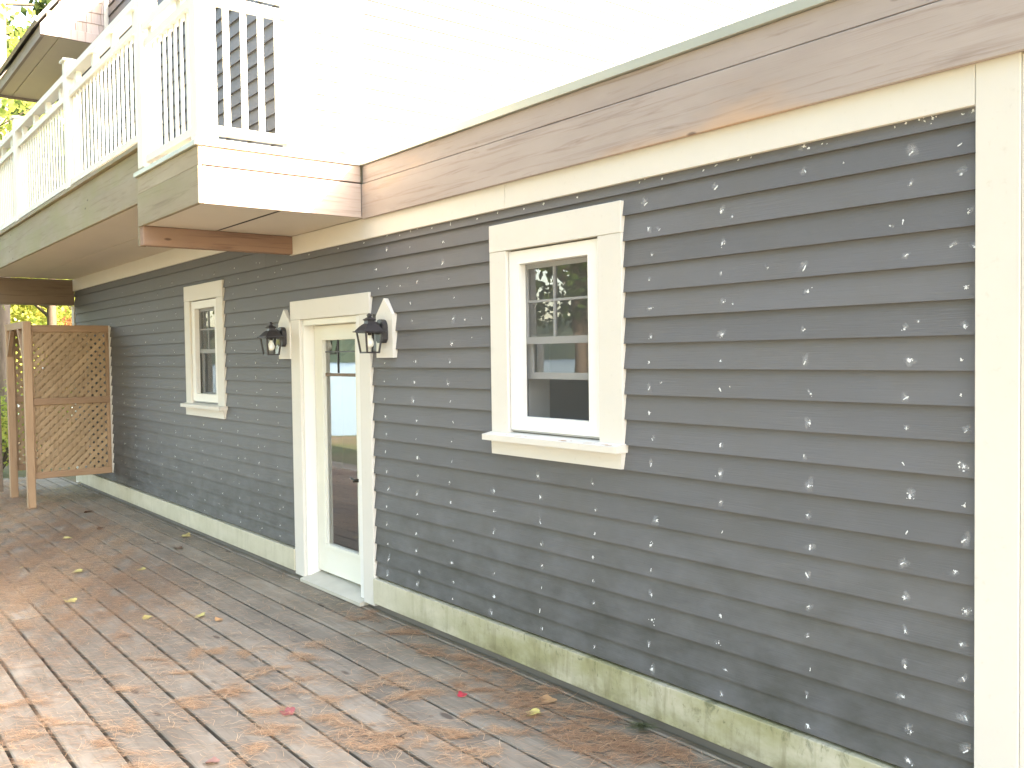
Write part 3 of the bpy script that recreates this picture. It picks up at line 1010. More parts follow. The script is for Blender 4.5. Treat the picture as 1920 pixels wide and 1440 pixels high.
# projecting bay: two fascia boards per side, metal edge, soffit, floor
box("fascia_board", BX1 - 0.028, BX1, BY + 0.03, -0.068, 2.842, 3.083, M['fasciay'], balc, 0.003)
box("fascia_board", BX1 - 0.034, BX1 - 0.008, BY + 0.03, -0.068, 3.094, 3.212, M['fasciay'], balc, 0.003)
box("fascia_board", BX0, BX1, BY, BY + 0.029, 2.842, 3.083, M['fasciag'], balc, 0.003)
box("fascia_board", BX0 - 0.01, BX1 - 0.008, BY + 0.006, BY + 0.029, 3.086, 3.212, M['fasciag'], balc, 0.003)
box("deck_edge", BX1 - 0.03, BX1 + 0.012, BY - 0.012, -0.072, 3.214, 3.262, M['white'], balc, 0.003)
box("deck_edge", BX0 - 0.05, BX1 - 0.031, BY - 0.012, BY + 0.03, 3.214, 3.250, M['metal_edge'], balc, 0.003)
box("floor", BX0, BX1 - 0.031, BY + 0.031, -0.002, 3.10, 3.24, M['deck'], balc, 0)
box("soffit_panel", BX0 + 0.02, BX1 - 0.03, BY + 0.03, -0.682, 2.846, 2.866, M['soffit'], balc, 0)
box("soffit_panel", BX0 + 0.02, BX1 - 0.03, -0.66, -0.038, 2.846, 2.866, M['soffit'], balc, 0)
g = Geo()
x = BX0 + 0.12
while x < BX1 - 0.05:
    g.box(x, x + 0.017, -0.679, -0.663, 2.8435, 2.865)
    x += 0.0235
o = g.obj("vent_slots", M['slot'], balc)
o['kind'] = 'stuff'
box("vent_strip", BX0 + 0.02, BX1 - 0.03, -0.681, -0.661, 2.852, 2.870, M['soffit'], balc, 0)
box("beam", BX0 - 0.005, BX0 + 0.085, BY + 0.012, -0.03, 2.700, 2.845, M['beam'], balc, 0.006)
box("trim_board", BX0 - 0.04, BX0 - 0.012, BY + 0.01, BY + 0.06, 2.70, 3.05, M['fasciag'], balc)
# long run to the left, a step higher
LY = -1.20
box("fascia_board", -14.85, BX0 - 0.045, LY, LY + 0.029, 3.042, 3.262, M['fasciag'], balc, 0.003)
box("fascia_board", -14.85, BX0 - 0.02, LY + 0.010, LY + 0.029, 3.265, 3.440, M['fasciag'], balc, 0.003)
box("deck_edge", -14.88, BX0 + 0.0, LY - 0.022, LY + 0.029, 3.442, 3.478, M['fasciag'], balc, 0.003)
box("floor", -14.8, BX0 - 0.002, LY + 0.030, -0.002, 3.30, 3.47, M['deck'], balc, 0)
box("soffit_panel", -14.6, BX0 - 0.01, LY + 0.030, -0.632, 3.040, 3.060, M['soffit'], balc, 0)
box("soffit_panel", -14.6, BX0 - 0.01, -0.624, -0.038, 3.040, 3.060, M['soffit'], balc, 0)
box("soffit_backing", -14.6, BX0 - 0.01, LY + 0.031, -0.038, 3.064, 3.08, M['slot'], balc, 0)
box("step_board", BX0 - 0.035, BX0 - 0.002, LY + 0.03, -0.04, 2.846, 3.30, M['fasciay'], balc)
box("beam", -14.84, -14.64, LY + 0.02, -0.02, 2.665, 3.038, M['beamd'], balc, 0.008)
box("support_post", -14.82, -14.66, LY + 0.02, LY + 0.18, 0.0, 2.664, M['beamd'], balc, 0.006)

# railings
def post(x, y, w, z0, z1, parent, cap=True):
    p = box("post", x - w / 2, x + w / 2, y - w / 2, y + w / 2, z0, z1, M['railw'], parent, 0.004)
    if cap:
        g = Geo()
        e = w / 2 + 0.022
        g.box(x - e, x + e, y - e, y + e, z1, z1 + 0.022, ch=0.004)
        g.add([(x - e, y - e, z1 + .022), (x + e, y - e, z1 + .022), (x + e, y + e, z1 + .022), (x - e, y + e, z1 + .022), (x, y, z1 + .05)], [(0, 1, 4), (1, 2, 4), (2, 3, 4), (3, 0, 4)])
        g.obj("post_cap", M['railw'], p)
    return p

def railing_run(parent, a, b, zb, zmid, ztop, spacing, size=0.038, skip=(), first=None):
    """a, b = (x, y) ends; bottom rail, balusters, middle rail, blocks and top rail"""
    A, B = Vector((*a, 0)), Vector((*b, 0))
    d = (B - A)
    ln = d.length
    d.normalize()
    def rail(name, z0, z1, w):
        g = Geo()
        c = Vector((0, 0, (z0 + z1) / 2))
        g.bar(A + c, B + c, w, z1 - z0)
        o = g.obj(name, M['railw'], parent)
        return o
    rail("bottom_rail", zb, zb + 0.052, 0.07)
    rail("middle_rail", zmid, zmid + 0.06, 0.06)
    rail("top_rail", ztop, ztop + 0.062, 0.10)
    base_me = None
    t = first if first is not None else spacing * 0.7
    h0, h1 = zb + 0.050, zmid + 0.002
    hx, hy = (0.017, 0.007) if abs(d.x) > abs(d.y) else (0.007, 0.020)
    v, f = box_geo(-hx, hx, -hy, hy, h0, h1, 0.002)
    while t < ln - 0.03:
        p = A + d * t
        if base_me is None:
            o = link_mesh("baluster", v, f, M['railw'], parent)
            base_me = o.data
        else:
            o = bpy.data.objects.new("baluster", base_me)
            COL.objects.link(o)
            put_under(o, parent)
        o.location = (p.x, p.y, 0)
        t += spacing
    t = ln * 0.12
    while t < ln:
        p = A + d * t
        g = Geo()
        g.bar(p + Vector((0, 0, zmid + .058)), p + Vector((0, 0, ztop + .002)), 0.045, 0.08, upv=(d.x, d.y, 0))
        g.obj("rail_block", M['railw'], parent)
        t += 0.62

rail1 = root("balcony_railing", (-11.0, -1.15, 3.48), "long white baluster railing on the higher left balcony", "railing")
PY = -1.135
posts1 = [-7.075, -9.58, -12.15, -14.70]
post(posts1[0], PY - 0.035, 0.13, 3.27, 4.72, rail1)
for px in posts1[1:]:
    post(px, PY, 0.115, 3.47, 4.70, rail1)
for pa, pb in zip(posts1[:-1], posts1[1:]):
    railing_run(rail1, (pa - 0.065, PY), (pb + 0.06, PY), 3.528, 4.365, 4.540, 0.125)
rail2 = root("balcony_railing", (-6.4, -1.15, 3.26), "short white railing wrapping the lower bay at the balcony corner", "railing")
post(-5.925, -1.165, 0.132, 3.25, 4.52, rail2)
post(-5.905, -0.545, 0.125, 3.25, 4.42, rail2)
post(-5.905, -0.10, 0.125, 3.25, 4.42, rail2)
railing_run(rail2, (-7.0, -1.18), (-5.99, -1.18), 3.303, 4.140, 4.252, 0.120, first=0.115)
railing_run(rail2, (-5.90, -1.10), (-5.90, -0.60), 3.303, 4.140, 4.252, 0.118, first=0.082)
railing_run(rail2, (-5.90, -0.48), (-5.90, -0.16), 3.303, 4.140, 4.252, 0.118, first=0.07)

# ------------------------------------------------------------------ wall lanterns
def build_lantern(cx, label):
    t = root("wall_lantern", (cx, -0.05, 1.84), label, "wall lantern", "black lanterns either side of the door")
    g = Geo()
    g.prism([(cx - .112, 1.837), (cx + .112, 1.837), (cx + .112, 2.135), (cx, 2.252), (cx - .112, 2.135)], -0.052, -0.006)
    o = g.obj("mounting_block", M['cream'], t)
    g = Geo()
    pl = []
    for i in range(9):
        a = math.pi * i / 8
        pl.append((cx + 0.052 * math.cos(a), 2.050 + 0.055 * math.sin(a)))
    pl += [(cx - .052, 1.965), (cx - .028, 1.94), (cx + .028, 1.94), (cx + .052, 1.965)]
    g.prism(pl, -0.092, -0.052)
    g.obj("backplate", M['black'], t)
    cy = -0.168
    zb, zt = 1.872, 2.016
    hb, ht = 0.046, 0.064
    C = [(-1, -1), (1, -1), (1, 1), (-1, 1)]
    g = Geo()
    for a, b in C:
        g.bar((cx + a * hb, cy + b * hb, zb), (cx + a * ht, cy + b * ht, zt), 0.0115, 0.0115)
    for i in range(4):
        (a, b), (c, d) = C[i], C[(i + 1) % 4]
        g.bar((cx + a * hb, cy + b * hb, zb + .003), (cx + c * hb, cy + d * hb, zb + .003), 0.011, 0.011)
        g.bar((cx + a * ht, cy + b * ht, zt - .002), (cx + c * ht, cy + d * ht, zt - .002), 0.011, 0.011)
    g.obj("frame", M['black'], t)
    for i in range(4):
        (a, b), (c, d) = C[i], C[(i + 1) % 4]
        link_mesh("glass_pane", [(cx + a * hb, cy + b * hb, zb + .006), (cx + c * hb, cy + d * hb, zb + .006), (cx + c * ht, cy + d * ht, zt - .006), (cx + a * ht, cy + b * ht, zt - .006)], [(0, 1, 2, 3)], M['lglass'], t)
    g = Geo()
    def sq(levels):
        b0 = len(g.v)
        for h, zz in levels:
            g.v.extend((cx + a * h, cy + b * h, zz) for a, b in C)
        for i in range(len(levels) - 1):
            for k in range(4):
                g.f.append((b0 + i * 4 + k, b0 + i * 4 + (k + 1) % 4, b0 + (i + 1) * 4 + (k + 1) % 4, b0 + (i + 1) * 4 + k))
        g.f.append(tuple(b0 + k for k in range(4))[::-1])
        g.f.append(tuple(b0 + (len(levels) - 1) * 4 + k for k in range(4)))
    sq([(0.074, 2.014), (0.077, 2.018), (0.074, 2.026), (0.054, 2.052), (0.040, 2.066), (0.031, 2.073)])
    for a, b in C:     # small tabs at the eave corners
        g.bar((cx + a * .066, cy + b * .066, 2.019), (cx + a * .084, cy + b * .084, 2.019), 0.012, 0.007)
    sq([(0.029, 2.071), (0.025, 2.094), (0.032, 2.098), (0.034, 2.103), (0.020, 2.112), (0.010, 2.120), (0.013, 2.128), (0.013, 2.134), (0.005, 2.145)])
    g.obj("roof", M['black'], t)
    g = Geo()
    g.tube([(cx, -0.09, 2.045), (cx, -0.115, 2.072), (cx, -0.145, 2.075), (cx, -0.165, 2.06)], [0.02, 0.016, 0.014, 0.012], 10)
    g.obj("arm", M['black'], t, True)
    g = Geo()
    pts = [(0.011, 1.995), (0.012, 1.985), (0.022, 1.965), (0.029, 1.945), (0.029, 1.930), (0.022, 1.915), (0.008, 1.906)]
    g.tube([(cx, cy, zz) for _, zz in pts], [r for r, _ in pts], 16)
    b = g.obj("bulb", M['bulb'], t, True)
    g = Geo()
    g.tube([(cx, cy, 2.014), (cx, cy, 1.994)], [0.014, 0.014], 12)
    g.obj("socket", M['black'], t, True)
build_lantern(-7.25, "black lantern on the pointed white block left of the glazed door")
build_lantern(-5.588, "black lantern on the pointed white block right of the glazed door")

# ------------------------------------------------------------------ cedar lattice enclosure
scr = root("shower_screen", (-13.2, -0.5, 0.0), "cedar post and lattice enclosure standing at the far end of the deck", "lattice screen")
def lattice(xc, y0, y1, z0, z1, individually):
    """two layers of diagonal slats, clipped to the panel"""
    w, pitch = 0.047, 0.073
    joined = Geo()
    for layer, sgn in ((0, 1), (1, -1)):
        xa = xc + (0.006 if layer == 0 else -0.006)
        dvec = Vector((0, 1, sgn)).normalized()
        nvec = Vector((0, -sgn, 1)).normalized()
        ctr = Vector((0, (y0 + y1) / 2, (z0 + z1) / 2))
        ext = ((y1 - y0) + (z1 - z0)) / 1.414 / 2 + 0.1
        k = -int(ext / pitch) - 1
        while k * pitch < ext:
            p = ctr + nvec * (k * pitch + 0.01)
            k += 1
            # clip centre line to the panel
            t0, t1 = -9.0, 9.0
            for comp, lo, hi in ((1, y0, y1), (2, z0, z1)):
                a, b = (lo - p[comp]) / dvec[comp], (hi - p[comp]) / dvec[comp]
                t0, t1 = max(t0, min(a, b)), min(t1, max(a, b))
            if t1 - t0 < 0.03:
                continue
            A, B = p + dvec * t0, p + dvec * t1
            A.x = B.x = xa
            tgt = Geo() if individually else joined
            tgt.bar(A, B, 0.0105, w, upv=tuple(nvec))
            if individually:
                tgt.obj("lattice_slat", M['slat'], scr)
    if not individually:
        o = joined.obj("lattice_panel", M['slat'], scr)
        o['kind'] = 'stuff'
def screen_panel(xc, xpost, individually):
    box("post", xpost - .046, xpost + .046, -1.056, -0.964, 0.0, 2.345, M['cedar'], scr, 0.005)
    ya, yb = -0.963, -0.046
    for nm, z0, z1 in (("top_rail", 2.212, 2.302), ("middle_rail", 1.290, 1.378), ("bottom_rail", 0.362, 0.446)):
        box(nm, xc - .019, xc + .030, ya, yb, z0, z1, M['cedary'], scr, 0.004)
    for z0, z1 in ((0.447, 1.289), (1.379, 2.211)):
        box("stile", xc - .018, xc + .028, -0.090, yb, z0, z1, M['cedar'], scr, 0.003)
        box("stile", xc - .018, xc + .022, -0.962, -0.938, z0, z1, M['cedar'], scr, 0.003)
        lattice(xc, -0.945, -0.085, z0 - .01, z1 + .01, individually)
    box("scribe_strip", xc - .006, xc + .018, -0.045, -0.006, 0.36, 2.302, M['cream'], scr, 0.001)
screen_panel(-12.765, -12.745, True)
screen_panel(-13.93, -13.91, False)
box("header", -13.864, -12.792, -1.050, -0.970, 2.258, 2.345, M['cedar'], scr, 0.004)
g = Geo()
g.bar((-13.86, -1.03, 1.93), (-13.58, -1.03, 2.26), 0.045, 0.05)
g.obj("brace", M['cedar'], scr)
g = Geo()
g.bar((-12.79, -1.03, 1.85), (-13.12, -1.03, 2.26), 0.045, 0.05)
g.obj("brace", M['cedar'], scr)

# ------------------------------------------------------------------ trees and shrubs
def leaf_mesh(name, centers, size, mat, flat=0.0):
    n = len(centers)
    c = np.asarray(centers, dtype=np.float64)
    a = nr.normal(size=(n, 3))
    a[:, 2] *= (1 - flat)
    a /= np.linalg.norm(a, axis=1, keepdims=True)
    b = np.cross(a, nr.normal(size=(n, 3)))
    b /= np.linalg.norm(b, axis=1, keepdims=True)
    s = size * nr.uniform(0.6, 1.35, size=(n, 1))
    q = np.stack([c - a * s * .5, c + b * s * .30, c + a * s * .5, c - b * s * .30], axis=1).reshape(-1, 3)
    me = bpy.data.meshes.new(name)
    me.vertices.add(4 * n)
    me.vertices.foreach_set('co', q.astype(np.float32).ravel())
    me.loops.add(4 * n)
    me.loops.foreach_set('vertex_index', np.arange(4 * n, dtype=np.int32))
    me.polygons.add(n)
    me.polygons.foreach_set('loop_start', np.arange(0, 4 * n, 4, dtype=np.int32))
    me.update(calc_edges=True)
    me.materials.append(mat)
    return me

def make_tree_meshes(seed, H, r, base, crown_r, nleaf, size, leafmat, barkmat, kind='broad'):
    r_ = random.Random(seed)
    g = Geo()
    pts, rad = [], []
    lean = (r_.uniform(-.03, .03), r_.uniform(-.03, .03))
    for i in range(9):
        t = i / 8
        pts.append((lean[0] * H * t + r_.uniform(-.02, .02) * H * 0.2, lean[1] * H * t + r_.uniform(-.02, .02) * H * 0.2, H * t * 0.97 - 0.4))
        rad.append(r * (1.25 if i == 0 else 1) * (1 - 0.88 * t))
    g.tube(pts, rad, 10)
    cl = []
    nb = 22 if kind == 'broad' else 34
    for i in range(nb):
        t = base + (1 - base) * (i + r_.random()) / nb
        j = min(7, int(t * 8))
        p0 = Vector(pts[j]).lerp(Vector(pts[j + 1]), t * 8 - j)
        az = r_.uniform(0, 6.283)
        rel = (t - base) / (1 - base)
        if kind == 'broad':
            ln = crown_r * (0.55 + 0.6 * math.sin(math.pi * min(1, rel * 0.85 + 0.12))) * r_.uniform(.7, 1.1)
            rise = r_.uniform(0.15, 0.7)
        else:
            ln = crown_r * (1.05 - 0.85 * rel) * r_.uniform(.6, 1.1)
            rise = r_.uniform(-0.1, 0.25)
        d = Vector((math.cos(az), math.sin(az), rise))
        p1 = p0 + d * ln * .5 + Vector((0, 0, r_.uniform(-.05, .1) * ln))
        p2 = p0 + d * ln
        br = rad[j] * 0.45
        g.tube([p0, p1, p2], [br, br * .6, br * .15], 6, False)
        for q in range(5 if kind == 'broad' else 4):
            u = r_.uniform(.35, 1.05)
            cl.append((p0.lerp(p2, u) + Vector((r_.gauss(0, .16), r_.gauss(0, .16), r_.gauss(0, .12))) * ln * 0.7, ln * (0.26 if kind == 'broad' else 0.2)))
    tr = bpy.data.meshes.new("trunk")
    tr.from_pydata(g.v, [], g.f)
    tr.materials.append(barkmat)
    tr.shade_smooth()
    w = np.array([c[1] ** 2 for c in cl])
    cnt = nr.multinomial(nleaf, w / w.sum())
    P = []
    for (c, s), k in zip(cl, cnt):
        off = nr.normal(size=(k, 3)) * s * np.array([0.62, 0.62, 0.36 if kind == 'broad' else 0.25])
        P.append(np.array(c) + off)
    return tr, leaf_mesh("crown", np.concatenate(P), size, leafmat)

PROTO = {
    'maple': make_tree_meshes(3, 11.0, 0.17, 0.22, 3.2, 9000, 0.19, M['leaf_y'], M['barkd']),
    'oak': make_tree_meshes(5, 13.0, 0.20, 0.28, 3.8, 10000, 0.20, M['leaf_g'], M['barkd']),
    'pine': make_tree_meshes(8, 19.0, 0.19, 0.30, 3.0, 10000, 0.24, M['leaf_p'], M['bark'], 'pine'),
    'redtree': make_tree_meshes(12, 7.0, 0.10, 0.2, 2.2, 6000, 0.16, M['leaf_r'], M['barkd']),
}
def tree(kind, x, y, sc, rz, label, cat="tree", group="trees beyond the deck"):
    nm = {'maple': 'maple_tree', 'oak': 'broadleaf_tree', 'pine': 'pine_tree', 'redtree': 'red_tree'}[kind]
    zz = ground_z(x, y) - 0.05
    t = root(nm, (x, y, zz), label, cat, group)
    tr, cr = PROTO[kind]
    for n_, me in (("trunk", tr), ("crown", cr)):
        o = bpy.data.objects.new(n_, me)
        COL.objects.link(o)
        o.parent = t
    t.scale = (sc, sc, sc)
    t.rotation_euler = (0, 0, rz)
    return t
tree('pine', -21.0, 0.00, 1.0, 0.3, "tall pale trunked pine beside the left edge behind the lattice enclosure")
tree('maple', -26.0, 2.05, 0.95, 1.1, "yellow maple with dark trunk seen above the lattice enclosure")
tree('maple', -31.0, 4.2, 1.1, 2.5, "yellow green maple farther behind the lattice enclosure")
tree('redtree', -25.5, 2.45, 0.50, 0.4, "small red leaved tree next to the house end")
tree('oak', -34.0, 0.6, 1.0, 4.0, "green broadleaf tree behind the pale pine trunk")
tree('maple', -29.0, -0.4, 0.9, 5.0, "yellow maple left of the pale pine")
tree('pine', -33.0, 6.5, 1.0, 2.0, "pine rising behind the upper gable eave")
tree('pine', -38.0, 2.8, 1.05, 4.4, "pine standing deep among the yellow maples")
for (k, x, y, s, rz, lb) in (
        ('oak', -14.0, -9.6, 0.95, 0.2, "broad green tree in front of the house, mirrored in the right window"),
        ('maple', -10.2, -13.5, 1.0, 1.7, "yellow green maple in front of the house, mirrored in the right window"),
        ('redtree', -9.3, -9.2, 0.55, 2.2, "low red leaved tree near the deck edge in front of the house"),
        ('oak', -18.0, -17.0, 1.1, 3.9, "large green tree toward the lake in front of the house"),
        ('pine', -2.0, -17.0, 0.9, 0.9, "pine on the lawn behind the photographer"),
        ('oak', 6.0, -14.0, 1.0, 5.3, "broad green tree at the right of the lawn"),
        ('pine', -25.0, -22.0, 1.0, 1.9, "pine near the lake shore"),
        ('oak', -13.2, -8.6, 0.8, 2.7, "added broad green tree blocking sky from the wall, standing closest to the front of the deck on the left"),  # from here down: trees added to screen low sky from wall and deck
        ('maple', -19.0, -2.9, 0.85, 0.8, "added yellow maple just left of the frame, blocking sky beside the deck end"),
        ('oak', -6.5, -12.0, 0.9, 1.3, "added green tree blocking low sky straight out from the door"),
        ('pine', 1.5, -10.5, 0.85, 2.3, "added pine blocking low sky on the lawn close behind the photographer"),
        ('oak', 2.5, -16.0, 1.05, 0.5, "added tall green tree blocking low sky behind the pines on the right lawn"),
        ('pine', -11.5, -18.5, 1.05, 3.3, "added tall pine blocking low sky halfway to the shore"),
        ('oak', -4.0, -21.0, 1.5, 4.3, "added large green tree blocking low sky far down the lawn"),
        ('oak', -10.0, -16.5, 1.35, 0.1, "added large green tree blocking low sky in the second row on the lawn"),
        ('oak', -0.5, -13.5, 1.3, 2.1, "added wide green tree blocking low sky behind the photographer on the lawn"),
        ('oak', 7.0, -9.0, 1.3, 5.1, "added large green tree blocking low sky at the right end of the lawn"),
        ('oak', -15.5, -13.0, 1.35, 1.1, "added large green tree blocking low sky in the second row nearer the lake")):
    tree(k, x, y, s, rz, lb, "tree", "trees on the lake side lawn")

def shrub(x, y, h, r, n, mat, label):
    zz = ground_z(x, y)
    t = root("shrub", (x, y, zz), label, "shrub", "shrubs around the deck end")
    pts = []
    g = Geo()
    for i in range(14):
        az = rnd.uniform(0, 6.28)
        tip = Vector((math.cos(az) * r * rnd.uniform(.3, 1), math.sin(az) * r * rnd.uniform(.3, 1), h * rnd.uniform(.5, 1)))
        g.tube([(0, 0, 0), tuple(tip * .55 + Vector((0, 0, .1))), tuple(tip)], [.014, .01, .004], 5, False)
        pts.append(nr.normal(size=(n // 14, 3)) * np.array([r * .33, r * .33, h * .2]) + np.array(tip) * 0.85)
    st = g.obj("stem", M['barkd'])
    st.parent = t
    me = leaf_mesh("foliage", np.concatenate(pts), 0.09, mat)
    o = bpy.data.objects.new("foliage", me)
    COL.objects.link(o)
    o.parent = t
shrub(-18.6, -0.5, 1.3, 0.9, 2200, M['leaf_y'], "yellow green shrub past the deck end at the left edge")
shrub(-20.0, 0.9, 1.6, 1.1, 2400, M['leaf_y'], "taller yellow green shrub behind the lattice enclosure")
shrub(-19.4, -1.8, 1.0, 0.8, 1800, M['leaf_g'], "low green shrub beside the deck end")
# wooded background behind the left side
def build_wood():
    P = []
    for i in range(170):
        a = rnd.uniform(0, 1)
        x = -45 - 30 * rnd.random()
        y = -6 + 75 * a
        h = rnd.uniform(6, 15)
        k = 130
        off = nr.normal(size=(k, 3)) * np.array([1.9, 1.9, h * .28])
        off[:, 2] += h * 0.5
        P.append(np.array([x, y, -1.0]) + off)
    me = leaf_mesh("distant_wood", np.concatenate(P), 0.9, M['leaf_y'])
    o = bpy.data.objects.new("distant_wood", me)
    COL.objects.link(o)
    o['kind'] = 'stuff'
build_wood()

# ------------------------------------------------------------------ pine needles, fallen leaves, twigs
PATCH = [(-4.9, -1.42), (-4.83, -1.09), (-4.72, -1.19), (-4.48, -0.82), (-4.42, -1.09), (-4.24, -1.22), (-4.46, -1.4), (-4.27, -1.54), (-3.96, -1.36), (-3.79, -1.3), (-3.78, -1.2), (-3.8, -1.03), (-3.64, -1.02), (-3.93, -0.99), (-3.66, -0.82), (-3.74, -0.66), (-4.26, -0.65), (-4.17, -0.56), (-4.5, -0.56), (-5.32, -1.9), (-4.89, -1.46), (-4.9, -1.65), (-4.84, -2.07), (-5.5, -2.3), (-5.43, -2.47), (-4.61, -2.45), (-4.89, -2.48), (-4.31, -2.08), (-4.49, -2.15), (-5.48, -1.15), (-5.33, -0.77), (-5.71, -1.6), (-5.72, -2.05), (-5.15, -0.94), (-5.11, -2.29), (-5.36, -1.61), (-5.68, -1.34), (-5.12, -1.23), (-3.34, -0.9), (-3.48, -0.92), (-4.03, -1.68), (-4.11, -1.2)]
DRIFT = [(-5.59, -0.2), (-5.23, -0.18), (-4.81, -0.2), (-4.48, -0.2), (-4.12, -0.24), (-3.79, -0.27), (-3.58, -0.25), (-3.4, -0.25), (-3.2, -0.26), (-3.01, -0.27), (-2.84, -0.24), (-2.7, -0.21), (-3.3, -0.42), (-3.75, -0.42), (-4.2, -0.38), (-3.0, -0.42), (-3.45, -0.12)]
def build_needles():
    pos, tone = [], []
    def add(p, t):
        pos.append(p)
        tone.append(t)
    # the thick carpet on the left
    n = 400000
    xs = nr.uniform(-16.0, -4.6, n)
    ys = nr.uniform(-3.6, -0.2, n)
    edge = -0.66 - np.clip((xs + 10.5) / 5.5, 0, 1) * 0.62
    dens = 1 / (1 + np.exp((ys - edge) / 0.16)) * np.clip((-5.6 - xs) / 2.6, 0.09, 1.0)
    clump = 0.62 + 0.38 * np.sin(xs * 5.1 + 2.2 * np.sin(ys * 7.0)) * np.sin(ys * 9.3 + 1.7 * np.sin(xs * 3.1)) + 0.25 * np.sin(xs * 13 + ys * 21)
    keep = nr.random(n) < dens * np.clip(clump, 0.1, 1)
    tt = np.clip(nr.uniform(.2, .9, n) + 0.15 * np.sin(xs * 2.1 + ys * 3.7), 0, 1)
    for x, y, t in zip(xs[keep], ys[keep], tt[keep]):
        add((x, y), t)
    # loose scatter everywhere
    n = 14000
    for x, y in zip(nr.uniform(-14, -1.8, n), nr.uniform(-3.4, -0.06, n)):
        add((x, y), nr.uniform(.3, 1.0))
    # tufts: each a few crossing wisps of needles
    for i, (x, y) in enumerate(PATCH):
        a0 = 0.85 + nr.normal() * 0.3
        for wisp in range(int(nr.integers(2, 5))):
            a = a0 + nr.normal() * 0.55
            ox, oy = nr.normal(size=2) * 0.055
            k = int(nr.integers(22, 75))
            L1, L2 = nr.uniform(.03, .11), nr.uniform(.008, .022)
            cv = nr.normal() * 2.5
            for uu, ww in zip(nr.normal(size=k) * L1, nr.normal(size=k) * L2):
                ww = ww + cv * uu * uu
                add((x + ox + math.cos(a) * uu - math.sin(a) * ww, y + oy + math.sin(a) * uu + math.cos(a) * ww), nr.uniform(.35, 1.0))
    for (x, y) in DRIFT:
        for wisp in range(6):
            ox, oy = nr.normal() * 0.16, nr.normal() * 0.055
            k = int(nr.integers(20, 70))
            a = nr.uniform(0, 3.14)
            for uu, ww in zip(nr.normal(size=k) * 0.06, nr.normal(size=k) * 0.02):
                add((x + ox + math.cos(a) * uu - math.sin(a) * ww, min(-0.058, y + oy + math.sin(a) * uu + math.cos(a) * ww)), nr.uniform(.0, .75))
    P = np.array(pos)
    T = np.array(tone)
    n = len(P)
    ang = 0.92 + nr.normal(size=n) * 0.5
    wild = nr.random(n) < 0.25
    ang[wild] = nr.uniform(0, math.pi, wild.sum())
    ln = nr.uniform(0.055, 0.115, n)
    hw = nr.uniform(0.0007, 0.0012, n)
    z0 = nr.uniform(0.002, 0.012, n)
    z1 = z0 + nr.normal(size=n) * 0.006
    z1 = np.clip(z1, 0.002, 0.03)
    bend = nr.normal(size=n) * 0.010
    d = np.stack([np.cos(ang), np.sin(ang)], 1)
    s = np.stack([-d[:, 1], d[:, 0]], 1)
    a = P - d * ln[:, None] / 2
    b = P + d * ln[:, None] / 2
    m = P + s * bend[:, None]
    zm = (z0 + z1) / 2 + nr.uniform(0, .006, n)
    def v3(p, off, z):
        return np.concatenate([p + s * off[:, None], z[:, None]], 1)
    V = np.stack([v3(a, -hw, z0), v3(a, hw, z0), v3(m, hw, zm), v3(m, -hw, zm), v3(b, hw * .4, z1), v3(b, -hw * .4, z1)], 1).reshape(-1, 3)
    idx = np.arange(n)[:, None] * 6
    F = np.concatenate([idx + np.array([0, 1, 2, 3]), idx + np.array([3, 2, 4, 5])], 1).reshape(-1)
    me = bpy.data.meshes.new("pine_needles")
    me.vertices.add(len(V))
    me.vertices.foreach_set('co', V.astype(np.float32).ravel())
    me.loops.add(len(F))
    me.loops.foreach_set('vertex_index', F.astype(np.int32))
    me.polygons.add(2 * n)
    me.polygons.foreach_set('loop_start', np.arange(0, 8 * n, 4, dtype=np.int32))
    me.update(calc_edges=True)
    at = me.attributes.new('tone', 'FLOAT', 'POINT')
    at.data.foreach_set('value', np.repeat(T, 6).astype(np.float32))
    me.materials.append(M['needle'])
    o = bpy.data.objects.new("pine_needles", me)
    COL.objects.link(o)
    o['kind'] = 'stuff'
build_needles()
def sill_needles():
    g = Geo()
    for i in range(26):
        x = rnd.choice((-4.12, -3.72, -3.42)) + rnd.gauss(0, .06)
        y = rnd.uniform(-.085, -.045)
        a = rnd.uniform(-.6, .6)
        ln = rnd.uniform(.03, .075)
        g.bar((x, y, 1.3815), (x + math.cos(a) * ln, max(-.096, min(-.04, y + math.sin(a) * ln * .5)), 1.384), 0.0018, 0.0012)
    o = g.obj("sill_needles", M['sillneedle'])
    o['kind'] = 'stuff'
M['sillneedle'] = plain("dry_needle", (0.45, 0.22, 0.10), 0.6, 0.3, 40)
sill_needles()

